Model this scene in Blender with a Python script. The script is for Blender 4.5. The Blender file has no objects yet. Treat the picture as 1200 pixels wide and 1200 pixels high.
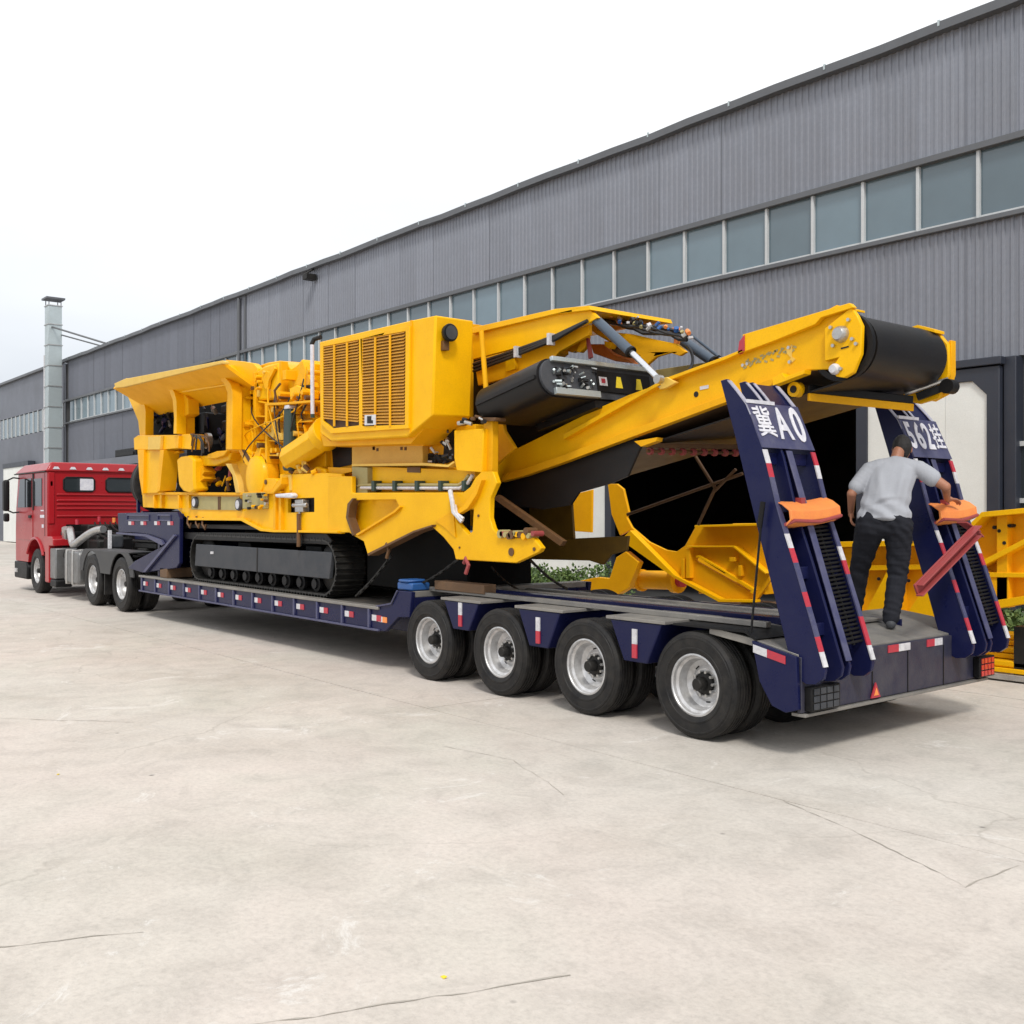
import bpy, bmesh, math, random
from mathutils import Vector, Matrix
from mathutils.geometry import tessellate_polygon
random.seed(7)
R = math.radians
scene = bpy.context.scene
COL = scene.collection

# ------------------------------------------------------------------ camera
cam_d = bpy.data.cameras.new("camera")
cam = bpy.data.objects.new("camera", cam_d)
COL.objects.link(cam)
cam.location = (0, 0, 2.0)
cam.rotation_euler = (R(90), 0, R(50.92))
cam_d.sensor_width = 36
cam_d.lens = 36.57
cam_d.clip_end = 3000
scene.camera = cam

# ------------------------------------------------------------------ sky (thin bright overcast over a Nishita sky)
SUN_EL, SUN_AZ = R(50), R(326)      # azimuth counter-clockwise from +X
w = bpy.data.worlds.new("World"); scene.world = w; w.use_nodes = True
nt = w.node_tree; N = nt.nodes; L = nt.links
bg = N["Background"]
sky = N.new("ShaderNodeTexSky"); sky.sky_type = 'NISHITA'; sky.sun_disc = False
sky.sun_elevation = SUN_EL; sky.sun_rotation = R(90) - SUN_AZ
geo = N.new("ShaderNodeTexCoord"); sep = N.new("ShaderNodeSeparateXYZ")
L.new(geo.outputs["Generated"], sep.inputs[0])
ramp = N.new("ShaderNodeValToRGB")
ramp.color_ramp.elements[0].position = 0.0; ramp.color_ramp.elements[0].color = (.50, .535, .585, 1)
ramp.color_ramp.elements[1].position = 0.34; ramp.color_ramp.elements[1].color = (.94, .945, .95, 1)
L.new(sep.outputs[2], ramp.inputs[0])
nz = N.new("ShaderNodeTexNoise"); nz.inputs["Scale"].default_value = 2.2; nz.inputs["Detail"].default_value = 5
mp = N.new("ShaderNodeMapping"); mp.inputs["Scale"].default_value = (1, 1, 3)
L.new(geo.outputs["Generated"], mp.inputs[0]); L.new(mp.outputs[0], nz.inputs["Vector"])
cr = N.new("ShaderNodeValToRGB")
cr.color_ramp.elements[0].position = .3; cr.color_ramp.elements[0].color = (.84, .85, .865, 1)
cr.color_ramp.elements[1].position = .7; cr.color_ramp.elements[1].color = (1, 1, 1, 1)
L.new(nz.outputs[0], cr.inputs[0])
mul = N.new("ShaderNodeMixRGB"); mul.blend_type = 'MULTIPLY'; mul.inputs[0].default_value = 1
L.new(ramp.outputs[0], mul.inputs[1]); L.new(cr.outputs[0], mul.inputs[2])
skm = N.new("ShaderNodeMixRGB"); skm.blend_type = 'MULTIPLY'; skm.inputs[0].default_value = 1
skm.inputs[2].default_value = (.1, .1, .1, 1)
L.new(sky.outputs[0], skm.inputs[1])
mix = N.new("ShaderNodeMixRGB"); mix.inputs[0].default_value = .93
L.new(skm.outputs[0], mix.inputs[1]); L.new(mul.outputs[0], mix.inputs[2])
L.new(mix.outputs[0], bg.inputs[0]); bg.inputs[1].default_value = 1.0

sun_d = bpy.data.lights.new("sun", 'SUN'); sun_d.energy = 1.5; sun_d.angle = R(11); sun_d.color = (1, .965, .9)
sun = bpy.data.objects.new("sun", sun_d); COL.objects.link(sun)
sdir = Vector((math.cos(SUN_EL)*math.cos(SUN_AZ), math.cos(SUN_EL)*math.sin(SUN_AZ), math.sin(SUN_EL)))
sky.sun_rotation = math.atan2(sdir.x, sdir.y)
sun.rotation_euler = sdir.to_track_quat('Z', 'Y').to_euler()
vs = scene.view_settings
vs.view_transform = 'Standard'; vs.look = 'None'; vs.exposure = 0.50; vs.gamma = 1.0; vs.use_curve_mapping = False
scene.render.engine = 'CYCLES'

# ------------------------------------------------------------------ materials
MATS = {}
def _new(name):
    m = bpy.data.materials.new(name); m.use_nodes = True
    return m, m.node_tree.nodes, m.node_tree.links, m.node_tree.nodes["Principled BSDF"]
def paint(name, col, rough=.45, metal=0.0, dirt=.25, dirtcol=None, scale=3.0, bump=.05, coat=0.0, spec=.5, fine=60):
    """paint / metal / rubber with wear: broad tone drift, dirt patches, uneven gloss, fine relief"""
    m, n, l, b = _new(name)
    tc = n.new("ShaderNodeTexCoord")
    a = n.new("ShaderNodeTexNoise"); a.inputs["Scale"].default_value = scale; a.inputs["Detail"].default_value = 8; a.inputs["Roughness"].default_value = .65
    l.new(tc.outputs["Object"], a.inputs["Vector"])
    r1 = n.new("ShaderNodeValToRGB")
    r1.color_ramp.elements[0].position = .35; r1.color_ramp.elements[1].position = .75
    r1.color_ramp.elements[0].color = (0, 0, 0, 1); r1.color_ramp.elements[1].color = (dirt,)*3 + (1,)
    l.new(a.outputs[0], r1.inputs[0])
    mx = n.new("ShaderNodeMixRGB"); mx.inputs[1].default_value = tuple(col) + (1,)
    dc = dirtcol or tuple(c*.55 + .03 for c in col)
    mx.inputs[2].default_value = tuple(dc) + (1,)
    l.new(r1.outputs[0], mx.inputs[0])
    f = n.new("ShaderNodeTexNoise"); f.inputs["Scale"].default_value = fine; f.inputs["Detail"].default_value = 3
    l.new(tc.outputs["Object"], f.inputs["Vector"])
    hs = n.new("ShaderNodeHueSaturation")
    mr = n.new("ShaderNodeMapRange"); mr.inputs[3].default_value = .9; mr.inputs[4].default_value = 1.1
    oi = n.new("ShaderNodeObjectInfo"); mo = n.new("ShaderNodeMapRange"); mo.inputs[3].default_value = .95; mo.inputs[4].default_value = 1.05
    mm = n.new("ShaderNodeMath"); mm.operation = 'MULTIPLY'
    l.new(f.outputs[0], mr.inputs[0]); l.new(oi.outputs["Random"], mo.inputs[0]); l.new(mr.outputs[0], mm.inputs[0]); l.new(mo.outputs[0], mm.inputs[1])
    g = n.new("ShaderNodeTexNoise"); g.inputs["Scale"].default_value = scale*7; g.inputs["Detail"].default_value = 10; g.inputs["Roughness"].default_value = .75; g.inputs["Distortion"].default_value = 1.2
    l.new(tc.outputs["Object"], g.inputs["Vector"])
    r3 = n.new("ShaderNodeValToRGB"); r3.color_ramp.elements[0].position = .60; r3.color_ramp.elements[1].position = .72
    r3.color_ramp.elements[0].color = (0, 0, 0, 1); r3.color_ramp.elements[1].color = (min(1, dirt*.9),)*3 + (1,)
    l.new(g.outputs[0], r3.inputs[0])
    m3_ = n.new("ShaderNodeMixRGB"); m3_.inputs[2].default_value = tuple(c*.8+.02 for c in dc) + (1,)
    l.new(r3.outputs[0], m3_.inputs[0]); l.new(mx.outputs[0], m3_.inputs[1])
    l.new(mm.outputs[0], hs.inputs["Value"]); l.new(m3_.outputs[0], hs.inputs["Color"])
    l.new(hs.outputs[0], b.inputs["Base Color"])
    rr = n.new("ShaderNodeMapRange"); rr.inputs[3].default_value = max(.02, rough-.1); rr.inputs[4].default_value = min(1, rough+.18)
    l.new(a.outputs[0], rr.inputs[0]); l.new(rr.outputs[0], b.inputs["Roughness"])
    b.inputs["Metallic"].default_value = metal
    b.inputs["Specular IOR Level"].default_value = spec
    b.inputs["Coat Weight"].default_value = coat; b.inputs["Coat Roughness"].default_value = .12
    if bump:
        bp = n.new("ShaderNodeBump"); bp.inputs["Strength"].default_value = bump; bp.inputs["Distance"].default_value = .02
        l.new(f.outputs[0], bp.inputs["Height"]); l.new(bp.outputs[0], b.inputs["Normal"])
    MATS[name] = m
    return m
M_yel = paint("yellow_paint", (.90, .485, .003), .36, dirt=.35, dirtcol=(.62, .27, .004), scale=2.2, bump=.03, coat=.04, spec=.16)
M_yel2 = paint("orange_yellow_paint", (.86, .43, .005), .42, dirt=.4, dirtcol=(.58, .23, .006), scale=2.6, bump=.04, spec=.16)
M_pale = paint("faded_yellow_paint", (.78, .50, .08), .5, dirt=.5, dirtcol=(.6, .36, .07), scale=5)
M_olive = paint("dusty_olive_panel", (.40, .34, .14), .6, dirt=.5, scale=7)
M_navy = paint("navy_paint", (.0065, .009, .050), .26, dirt=.35, dirtcol=(.024, .025, .060), scale=3.5, bump=.06, coat=.0, spec=.22)
M_navd = paint("dusty_navy_paint", (.020, .021, .048), .4, dirt=.8, dirtcol=(.075, .072, .085), scale=4.5, bump=.08, spec=.3)
M_navyp = paint("worn_violet_blue_paint", (.045, .048, .12), .4, dirt=.6, dirtcol=(.13, .13, .19), scale=7, bump=.06)
M_black = paint("black_paint", (.007, .007, .008), .45, dirt=.3, dirtcol=(.022, .02, .018), scale=5, bump=.08, spec=.22)
M_dark = paint("dark_steel", (.016, .016, .016), .5, metal=.3, dirt=.5, dirtcol=(.045, .04, .035), scale=6, bump=.12, spec=.3)
M_track = paint("track_steel", (.018, .018, .018), .42, metal=.5, dirt=.6, dirtcol=(.085, .08, .07), scale=8, bump=.15)
M_grey = paint("slate_grey_paint", (.038, .043, .052), .5, dirt=.7, dirtcol=(.085, .085, .09), scale=4, bump=.08, spec=.3)
M_rub = paint("tyre_rubber", (.009, .009, .010), .5, dirt=.7, dirtcol=(.045, .041, .036), scale=7, bump=.12, fine=90, spec=.25)
M_belt = paint("belt_rubber", (.009, .009, .010), .38, dirt=.4, dirtcol=(.022, .017, .014), scale=3, bump=.05, spec=.28)
M_rim = paint("silver_rim", (.66, .66, .67), .35, metal=.55, dirt=.6, dirtcol=(.2, .18, .15), scale=9, bump=.05)
M_steel = paint("bare_steel", (.55, .55, .54), .3, metal=.8, dirt=.5, dirtcol=(.25, .22, .19), scale=9, bump=.05)
M_galv = paint("galvanised_duct", (.50, .56, .57), .38, metal=.6, dirt=.4, dirtcol=(.34, .38, .38), scale=2, bump=.02)
M_red = paint("red_cab_paint", (.36, .010, .016), .28, dirt=.15, dirtcol=(.20, .008, .012), scale=2, bump=.01, coat=.35, spec=.3)
M_redb = paint("dull_red_paint", (.32, .05, .05), .5, dirt=.5, scale=9)
M_redr = paint("red_reflective", (.50, .03, .05), .4, dirt=.7, dirtcol=(.30,.04,.07), scale=20, bump=.02)
M_whr = paint("white_reflective", (.68, .68, .70), .45, dirt=.7, dirtcol=(.32, .30, .34), scale=20, bump=.02)
M_white = paint("white_door_paint", (.76, .77, .74), .5, dirt=.3, dirtcol=(.5, .5, .46), scale=1.2, bump=.02)
M_lip = paint("rubbed_lilac_edge", (.42, .42, .50), .45, dirt=.6, dirtcol=(.15, .15, .24), scale=14)
M_whs = paint("white_marking", (.72, .72, .76), .5, dirt=.7, dirtcol=(.4, .4, .5), scale=16, bump=.02)
M_org = paint("orange_plastic", (.86, .30, .07), .4, dirt=.3, dirtcol=(.7, .07, .04), scale=9, bump=.04)
M_wood = paint("timber", (.16, .09, .045), .75, dirt=.6, scale=12, bump=.25)
M_brn = paint("rusty_brown", (.14, .065, .02), .6, dirt=.6, dirtcol=(.06, .03, .015), scale=9, bump=.15)
M_shade = paint("underbody_shade_black", (.004, .004, .004), .8, dirt=.2, dirtcol=(.012,.011,.010), scale=4, spec=.15)  # near-black: deep shade under the machines put into the colour
M_blue = paint("blue_plastic", (.02, .10, .32), .4, dirt=.3, scale=9)
M_hose = paint("hydraulic_hose", (.012, .012, .013), .4, dirt=.3, scale=20, bump=.03)
M_cylb = paint("slate_cylinder_paint", (.06, .085, .12), .35, dirt=.3, scale=9)
M_chr = paint("chrome_rod", (.75, .76, .78), .15, metal=.95, dirt=.1, scale=9, bump=0)
M_grn = paint("dark_green_paint", (.02, .045, .035), .5, dirt=.4, scale=9)
M_skin = paint("skin", (.36, .16, .095), .5, dirt=.25, dirtcol=(.28, .10, .06), scale=9, bump=.02)
M_hair = paint("black_hair", (.012, .010, .010), .55, dirt=.2, scale=30, bump=.4, fine=200)
M_shirt = paint("grey_shirt_cloth", (.40, .415, .455), .85, dirt=.25, dirtcol=(.32, .33, .37), scale=6, bump=.15, spec=.15, fine=160)
M_jean = paint("black_trouser_cloth", (.014, .015, .021), .8, dirt=.4, dirtcol=(.035, .037, .045), scale=7, bump=.2, spec=.2, fine=160)
M_belt2 = paint("blue_waistband", (.03, .06, .14), .8, scale=9)
M_yellab = paint("warning_yellow", (.8, .6, .02), .5, dirt=.2, scale=9)
M_lens = paint("tail_lamp_red", (.55, .02, .02), .2, dirt=.2, scale=30, coat=.6)
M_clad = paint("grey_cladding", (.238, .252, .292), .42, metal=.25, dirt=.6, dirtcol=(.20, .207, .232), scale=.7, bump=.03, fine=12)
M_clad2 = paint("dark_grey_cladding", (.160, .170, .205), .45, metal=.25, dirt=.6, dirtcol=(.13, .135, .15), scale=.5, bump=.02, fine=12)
M_trim = paint("cladding_trim", (.13, .135, .145), .4, metal=.4, dirt=.4, scale=2)
M_mull = paint("white_mullion", (.55, .57, .58), .4, dirt=.3, scale=6)
M_frame = paint("door_frame_dark", (.025, .03, .045), .4, dirt=.3, scale=3)
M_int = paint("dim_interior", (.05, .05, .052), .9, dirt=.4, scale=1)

def glass_mat(name, col, rough=.12, spec=.9):
    m, n, l, b = _new(name)
    tc = n.new("ShaderNodeTexCoord"); a = n.new("ShaderNodeTexNoise"); a.inputs["Scale"].default_value = .9; a.inputs["Detail"].default_value = 4
    l.new(tc.outputs["Object"], a.inputs["Vector"])
    mr = n.new("ShaderNodeMapRange"); mr.inputs[3].default_value = .8; mr.inputs[4].default_value = 1.25
    oi = n.new("ShaderNodeObjectInfo"); mr2 = n.new("ShaderNodeMapRange"); mr2.inputs[3].default_value = .7; mr2.inputs[4].default_value = 1.45
    l.new(oi.outputs["Random"], mr2.inputs[0])
    mm = n.new("ShaderNodeMath"); mm.operation = 'MULTIPLY'; l.new(a.outputs[0], mr.inputs[0]); l.new(mr.outputs[0], mm.inputs[0]); l.new(mr2.outputs[0], mm.inputs[1])
    hs = n.new("ShaderNodeHueSaturation"); hs.inputs["Color"].default_value = tuple(col)+(1,); l.new(mm.outputs[0], hs.inputs["Value"])
    l.new(hs.outputs[0], b.inputs["Base Color"])
    b.inputs["Roughness"].default_value = rough; b.inputs["Specular IOR Level"].default_value = spec
    return m
M_glass = glass_mat("factory_glass", (.105, .152, .182), .14)
M_cglass = glass_mat("cab_glass", (.02, .025, .028), .05)

def concrete_mat():
    m, n, l, b = _new("worn_concrete")
    tc = n.new("ShaderNodeTexCoord"); V = tc.outputs["Object"]
    def noise(s, d=6, r=.6, dist=0):
        q = n.new("ShaderNodeTexNoise"); q.inputs["Scale"].default_value = s; q.inputs["Detail"].default_value = d
        q.inputs["Roughness"].default_value = r; q.inputs["Distortion"].default_value = dist
        l.new(V, q.inputs["Vector"]); return q.outputs[0]
    def rmp(x, stops):
        q = n.new("ShaderNodeValToRGB"); e = q.color_ramp.elements
        while len(e) < len(stops): e.new(.5)
        for i, (p, c) in enumerate(stops):
            e[i].position = p; e[i].color = (c if isinstance(c, tuple) else (c, c, c)) + (1,)
        l.new(x, q.inputs[0]); return q.outputs[0]
    def mixc(f, a, c, mode='MIX'):
        q = n.new("ShaderNodeMixRGB"); q.blend_type = mode
        for i, v in ((0, f), (1, a), (2, c)):
            if hasattr(v, 'links') or hasattr(v, 'is_linked'): l.new(v, q.inputs[i])
            else: q.inputs[i].default_value = v if i == 0 else tuple(v)+(1,)
        return q.outputs[0]
    base = rmp(noise(.45, 9, .62, .4), [(.30, (.440, .402, .355)), (.48, (.505, .470, .425)), (.62, (.54, .508, .462)), (.78, (.58, .55, .508))])
    base = mixc(rmp(noise(.22, 4, .55), [(.40, 0.0), (.62, .55)]), base, (.56, .485, .44))
    base = mixc(rmp(noise(.31, 5, .6, .5), [(.50, 0.0), (.66, .45)]), base, (.485, .475, .415))
    mid = rmp(noise(2.3, 8, .7, .8), [(.30, .88), (.52, 1.05), (.75, 1.14)])
    c = mixc(1.0, base, mid, 'MULTIPLY')
    fine = rmp(noise(26, 6, .75), [(.25, .80), (.5, .98), (.8, 1.12)])
    c = mixc(1.0, c, fine, 'MULTIPLY')
    # pale scuffed patches and damp grey stains
    c = mixc(rmp(noise(1.0, 12, .84, .9), [(.575, 0.0), (.63, .75)]), c, (.66, .635, .60))
    c = mixc(rmp(noise(3.1, 12, .86, .4), [(.62, 0.0), (.67, .5)]), c, (.40, .385, .36))
    c = mixc(rmp(noise(.55, 10, .74, 1.1), [(.66, 0.0), (.76, .35)]), c, (.36, .36, .345))
    # dark oil speckles
    vo = n.new("ShaderNodeTexVoronoi"); vo.inputs["Scale"].default_value = 2.2; l.new(V, vo.inputs["Vector"])
    sp = rmp(vo.outputs["Distance"], [(.025, .75), (.06, 0.0)])
    spm = mixc(1.0, sp, rmp(noise(1.3, 2), [(.55, 0.0), (.62, 1.0)]), 'MULTIPLY')
    c = mixc(spm, c, (.14, .13, .12))
    # hairline cracks
    dn = n.new("ShaderNodeTexNoise"); dn.inputs["Scale"].default_value = 1.1; dn.inputs["Detail"].default_value = 6; l.new(V, dn.inputs["Vector"])
    va = n.new("ShaderNodeVectorMath"); va.operation = 'MULTIPLY_ADD'; va.inputs[1].default_value = (.9, .9, .9)
    l.new(dn.outputs["Color"], va.inputs[0]); l.new(V, va.inputs[2])
    vc = n.new("ShaderNodeTexVoronoi"); vc.feature = 'DISTANCE_TO_EDGE'; vc.inputs["Scale"].default_value = .22; l.new(va.outputs[0], vc.inputs["Vector"])
    ck = rmp(vc.outputs["Distance"], [(.0005, .28), (.0018, 0.0)])
    ckm = mixc(1.0, ck, rmp(noise(.35, 3), [(.46, 0.0), (.56, 1.0)]), 'MULTIPLY')
    c = mixc(ckm, c, (.2, .18, .15))
    l.new(c, b.inputs["Base Color"])
    b.inputs["Roughness"].default_value = .88; b.inputs["Specular IOR Level"].default_value = .25
    bp = n.new("ShaderNodeBump"); bp.inputs["Strength"].default_value = .35; bp.inputs["Distance"].default_value = .012
    l.new(noise(40, 6, .7), bp.inputs["Height"]); l.new(bp.outputs[0], b.inputs["Normal"])
    return m
M_conc = concrete_mat()
M_joint = paint("joint_filler", (.30, .275, .24), .9, dirt=.6, dirtcol=(.28, .26, .22), scale=5, bump=.2)
M_crack = paint("crack_dust", (.34, .31, .27), .9, dirt=.7, dirtcol=(.42, .39, .34), scale=9, bump=.2)
def leaf_mat(name, c1, c2):
    m, n, l, b = _new(name)
    g = n.new("ShaderNodeNewGeometry")
    q = n.new("ShaderNodeValToRGB"); q.color_ramp.elements[0].color = tuple(c1)+(1,); q.color_ramp.elements[1].color = tuple(c2)+(1,)
    l.new(g.outputs["Random Per Island"], q.inputs[0]); l.new(q.outputs[0], b.inputs["Base Color"])
    b.inputs["Roughness"].default_value = .6; b.inputs["Subsurface Weight"].default_value = 0
    return m
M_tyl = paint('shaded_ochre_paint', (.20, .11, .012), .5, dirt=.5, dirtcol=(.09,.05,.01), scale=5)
M_leaf = leaf_mat("shrub_leaves", (.035, .075, .02), (.14, .22, .05))

# ------------------------------------------------------------------ geometry helpers
FW = (-.7762, .6305); RT = (.6305, .7762); FP = 1219.0; CH = 2.0
def atY(px, py, Y):
    r = (px-600)/FP; d = Y/(FW[1]+RT[1]*r)
    return (d*(FW[0]+RT[0]*r), Y, CH+(600-py)/FP*d)
def atX(px, py, X):
    r = (px-600)/FP; d = X/(FW[0]+RT[0]*r)
    return (X, d*(FW[1]+RT[1]*r), CH+(600-py)/FP*d)
def tr(pts, s=1.0, ox=0, oy=0): return [(ox+a/s, oy+b/s) for a, b in pts]

class MB:
    def __init__(s): s.v = []; s.f = []
    def add(s, vs, fs):
        n = len(s.v); s.v += [tuple(v) for v in vs]; s.f += [tuple(i+n for i in f) for f in fs]; return s
    def box(s, x0, x1, y0, y1, z0, z1):
        return s.add([(x0,y0,z0),(x1,y0,z0),(x1,y1,z0),(x0,y1,z0),(x0,y0,z1),(x1,y0,z1),(x1,y1,z1),(x0,y1,z1)],
                     [(0,3,2,1),(4,5,6,7),(0,1,5,4),(1,2,6,5),(2,3,7,6),(3,0,4,7)])
    def beam(s, p, q, w, h, up=(0,0,1)):
        p = Vector(p); q = Vector(q); d = (q-p).normalized(); u = Vector(up)
        a = d.cross(u)
        if a.length < 1e-4: a = d.cross(Vector((1,0,0)))
        a.normalize(); b = a.cross(d).normalized()
        a *= w/2; b *= h/2
        vs = [p-a-b, p+a-b, p+a+b, p-a+b, q-a-b, q+a-b, q+a+b, q-a+b]
        return s.add(vs, [(0,3,2,1),(4,5,6,7),(0,1,5,4),(1,2,6,5),(2,3,7,6),(3,0,4,7)])
    def cyl(s, p, q, r, n=16, r2=None):
        p = Vector(p); q = Vector(q); d = (q-p).normalized(); r2 = r if r2 is None else r2
        a = d.orthogonal().normalized(); b = d.cross(a)
        vs = []
        for c, rr in ((p, r), (q, r2)):
            for i in range(n):
                t = 2*math.pi*i/n; vs.append(c + a*math.cos(t)*rr + b*math.sin(t)*rr)
        fs = [(i, (i+1) % n, n+(i+1) % n, n+i) for i in range(n)] + [tuple(range(n))[::-1], tuple(range(n, 2*n))]
        return s.add(vs, fs)
    def tube(s, pts, r, n=7):
        pts = [Vector(p) for p in pts]; vs = []; fs = []
        a = None
        for k, p in enumerate(pts):
            d = (pts[min(k+1, len(pts)-1)] - pts[max(k-1, 0)]).normalized()
            if a is None: a = d.orthogonal().normalized()
            a = (a - d*a.dot(d)).normalized(); b = d.cross(a)
            for i in range(n):
                t = 2*math.pi*i/n; vs.append(p + a*math.cos(t)*r + b*math.sin(t)*r)
        for k in range(len(pts)-1):
            for i in range(n): fs.append((k*n+i, k*n+(i+1) % n, (k+1)*n+(i+1) % n, (k+1)*n+i))
        fs += [tuple(range(n))[::-1], tuple(range((len(pts)-1)*n, len(pts)*n))]
        return s.add(vs, fs)
    def lathe(s, prof, n=32, axis='Y', c=(0,0,0), closed=False):
        """prof: (radius, offset along axis)"""
        vs = []; fs = []; m = len(prof)
        for i in range(n):
            t = 2*math.pi*i/n; cs, sn = math.cos(t), math.sin(t)
            for r, o in prof:
                if axis == 'Y': vs.append((c[0]+r*cs, c[1]+o, c[2]+r*sn))
                elif axis == 'X': vs.append((c[0]+o, c[1]+r*cs, c[2]+r*sn))
                else: vs.append((c[0]+r*cs, c[1]+r*sn, c[2]+o))
        for i in range(n):
            j = (i+1) % n
            for k in range(m if closed else m-1):
                k2 = (k+1) % m
                fs.append((i*m+k, i*m+k2, j*m+k2, j*m+k))
        return s.add(vs, fs)
    def prism(s, loops, f0, f1):
        """loops: outline + holes as 2D lists; f0/f1 map a 2D point to the front and back face"""
        vl = [[Vector((a, b, 0)) for a, b in lp] for lp in loops]
        tris = tessellate_polygon(vl)
        flat = [p for lp in loops for p in lp]; n = len(flat)
        vs = [f0(*p) for p in flat] + [f1(*p) for p in flat]
        fs = [tuple(t) for t in tris] + [tuple(i+n for i in t)[::-1] for t in tris]
        k = 0
        for lp in loops:
            m = len(lp)
            for i in range(m):
                a, b = k+i, k+(i+1) % m
                fs.append((a, b, b+n, a+n))
            k += m
        return s.add(vs, fs)
    def pY(s, outline, Y, t, holes=()):
        """outline of (X,Z) points, from depth Y to Y+t"""
        return s.prism([outline]+list(holes), lambda a, b: (a, Y, b), lambda a, b: (a, Y+t, b))
    def pX(s, outline, X, t, holes=()):
        return s.prism([outline]+list(holes), lambda a, b: (X, a, b), lambda a, b: (X+t, a, b))
    def pZ(s, outline, Z, t):
        return s.prism([outline], lambda a, b: (a, b, Z), lambda a, b: (a, b, Z+t))
    def traced(s, pts, Y, t, holes=(), sc=1.0, ox=0, oy=0):
        c = lambda q: [(lambda w_: (w_[0], w_[2]))(atY(a, b, Y)) for a, b in tr(q, sc, ox, oy)]
        return s.pY(c(pts), Y, t, [c(h) for h in holes])

def worg(o):
    v = Vector((0,0,0))
    while o is not None: v += o.location; o = o.parent
    return v
KIDS = {}
def adopt(o, parent):
    KIDS.setdefault(parent.name if parent else None, []).append(o); return o
def obj(name, mb, mat, parent=None, bevel=0, ang=38, flat=False, local=False):
    me = bpy.data.meshes.new(name)
    off = Vector((0,0,0)) if (local or parent is None) else worg(parent)
    me.from_pydata([(v[0]-off.x, v[1]-off.y, v[2]-off.z) for v in mb.v], [], mb.f)
    bm = bmesh.new(); bm.from_mesh(me)
    bmesh.ops.recalc_face_normals(bm, faces=bm.faces); bm.to_mesh(me); bm.free()
    if not flat:
        me.shade_smooth(); me.set_sharp_from_angle(angle=R(ang))
    me.materials.append(mat)
    o = bpy.data.objects.new(name, me); COL.objects.link(o); o.parent = parent; adopt(o, parent)
    if bevel:
        b = o.modifiers.new("bevel", 'BEVEL'); b.width = bevel; b.segments = 2; b.limit_method = 'ANGLE'; b.angle_limit = R(40)
        b.harden_normals = False
    return o
def tag(o, label, cat, group=None):
    o["label"] = label; o["category"] = cat
    if group: o["group"] = group
    return o
def thing(name, loc, label, cat, group=None):
    o = bpy.data.objects.new(name, None); COL.objects.link(o); o.location = loc; o.empty_display_size = .3
    return tag(o, label, cat, group)
def struct(o): o["kind"] = "structure"; return o
def copy_tree(o, parent=None, loc=None):
    c = o.copy(); COL.objects.link(c); c.parent = parent; adopt(c, parent)
    if loc is not None: c.location = loc
    for ch in list(KIDS.get(o.name, ())): copy_tree(ch, c)
    return c
def inst(o, parent, loc):
    """a further copy of a part, sharing its mesh"""
    return copy_tree(o, parent, loc)
def bez(p0, p1, p2, p3, n=10):
    out = []
    for i in range(n+1):
        t = i/n; out.append(Vector(p0)*(1-t)**3 + Vector(p1)*3*t*(1-t)**2 + Vector(p2)*3*t*t*(1-t) + Vector(p3)*t**3)
    return out
def text_part(s, size, mat, parent, M, depth=.004, name="lettering", bold=.0):
    cu = bpy.data.curves.new(name, 'FONT'); cu.body = s; cu.size = size; cu.extrude = depth; cu.offset = bold
    cu.align_x = 'CENTER'; cu.align_y = 'CENTER'; cu.resolution_u = 4
    t = bpy.data.objects.new(name, cu); TMP.collection.objects.link(t)
    TMP.view_layers[0].update(); dg = TMP.view_layers[0].depsgraph
    me = bpy.data.meshes.new_from_object(t.evaluated_get(dg)); me.name = name
    bpy.data.objects.remove(t); me.materials.clear(); me.materials.append(mat)
    off = worg(parent)
    me.transform(Matrix.Translation(-off) @ M)
    o = bpy.data.objects.new(name, me); COL.objects.link(o); o.parent = parent; adopt(o, parent)
    return o

TMP = bpy.data.scenes.new("workbench")      # small side scene in which single meshes are evaluated
# ================================================================== GROUND
base = obj("ground", MB().box(-900, 500, -500, 700, -.6, -.012), M_joint); struct(base)
yard = obj("concrete_yard", MB().box(-95, 22, -26, 26, -.02, -.006), M_joint); struct(yard)
def slab(x0, x1, y0, y1):
    g = .006; dz = random.uniform(-.0015, .0015); n = 10
    m = MB(); pts = []
    def wob(): return random.uniform(-.004, .004)
    for i in range(n): pts.append((x0+g+(x1-x0-2*g)*i/n, y0+g+wob()))
    for i in range(n): pts.append((x1-g+wob(), y0+g+(y1-y0-2*g)*i/n))
    for i in range(n): pts.append((x1-g-(x1-x0-2*g)*i/n, y1-g+wob()))
    for i in range(n): pts.append((x0+g+wob(), y1-g-(y1-y0-2*g)*i/n))
    m.pZ(pts, -.05, .05+dz)
    obj("concrete_slab", m, M_conc, yard, flat=True)
xs = [20]; 
for wdt in [6, 5.6, 5.5]: xs.append(xs[-1]-wdt)
xs += [-2.77]
while xs[-1] > -92: xs.append(xs[-1]-6.0)
ysl = [-25.4, -18.0, -11.5, -5.5, .2, 6.01, 11.2, 16.4, 25.9]
for j in range(len(ysl)-1):
    xr = xs if ysl[j] > 5 else [20, 13.5, 7.0, 1.0]+[-9.6-6.4*k for k in range(14)]
    for i in range(len(xr)-1): slab(xr[i+1], xr[i], ysl[j], ysl[j+1])
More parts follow.
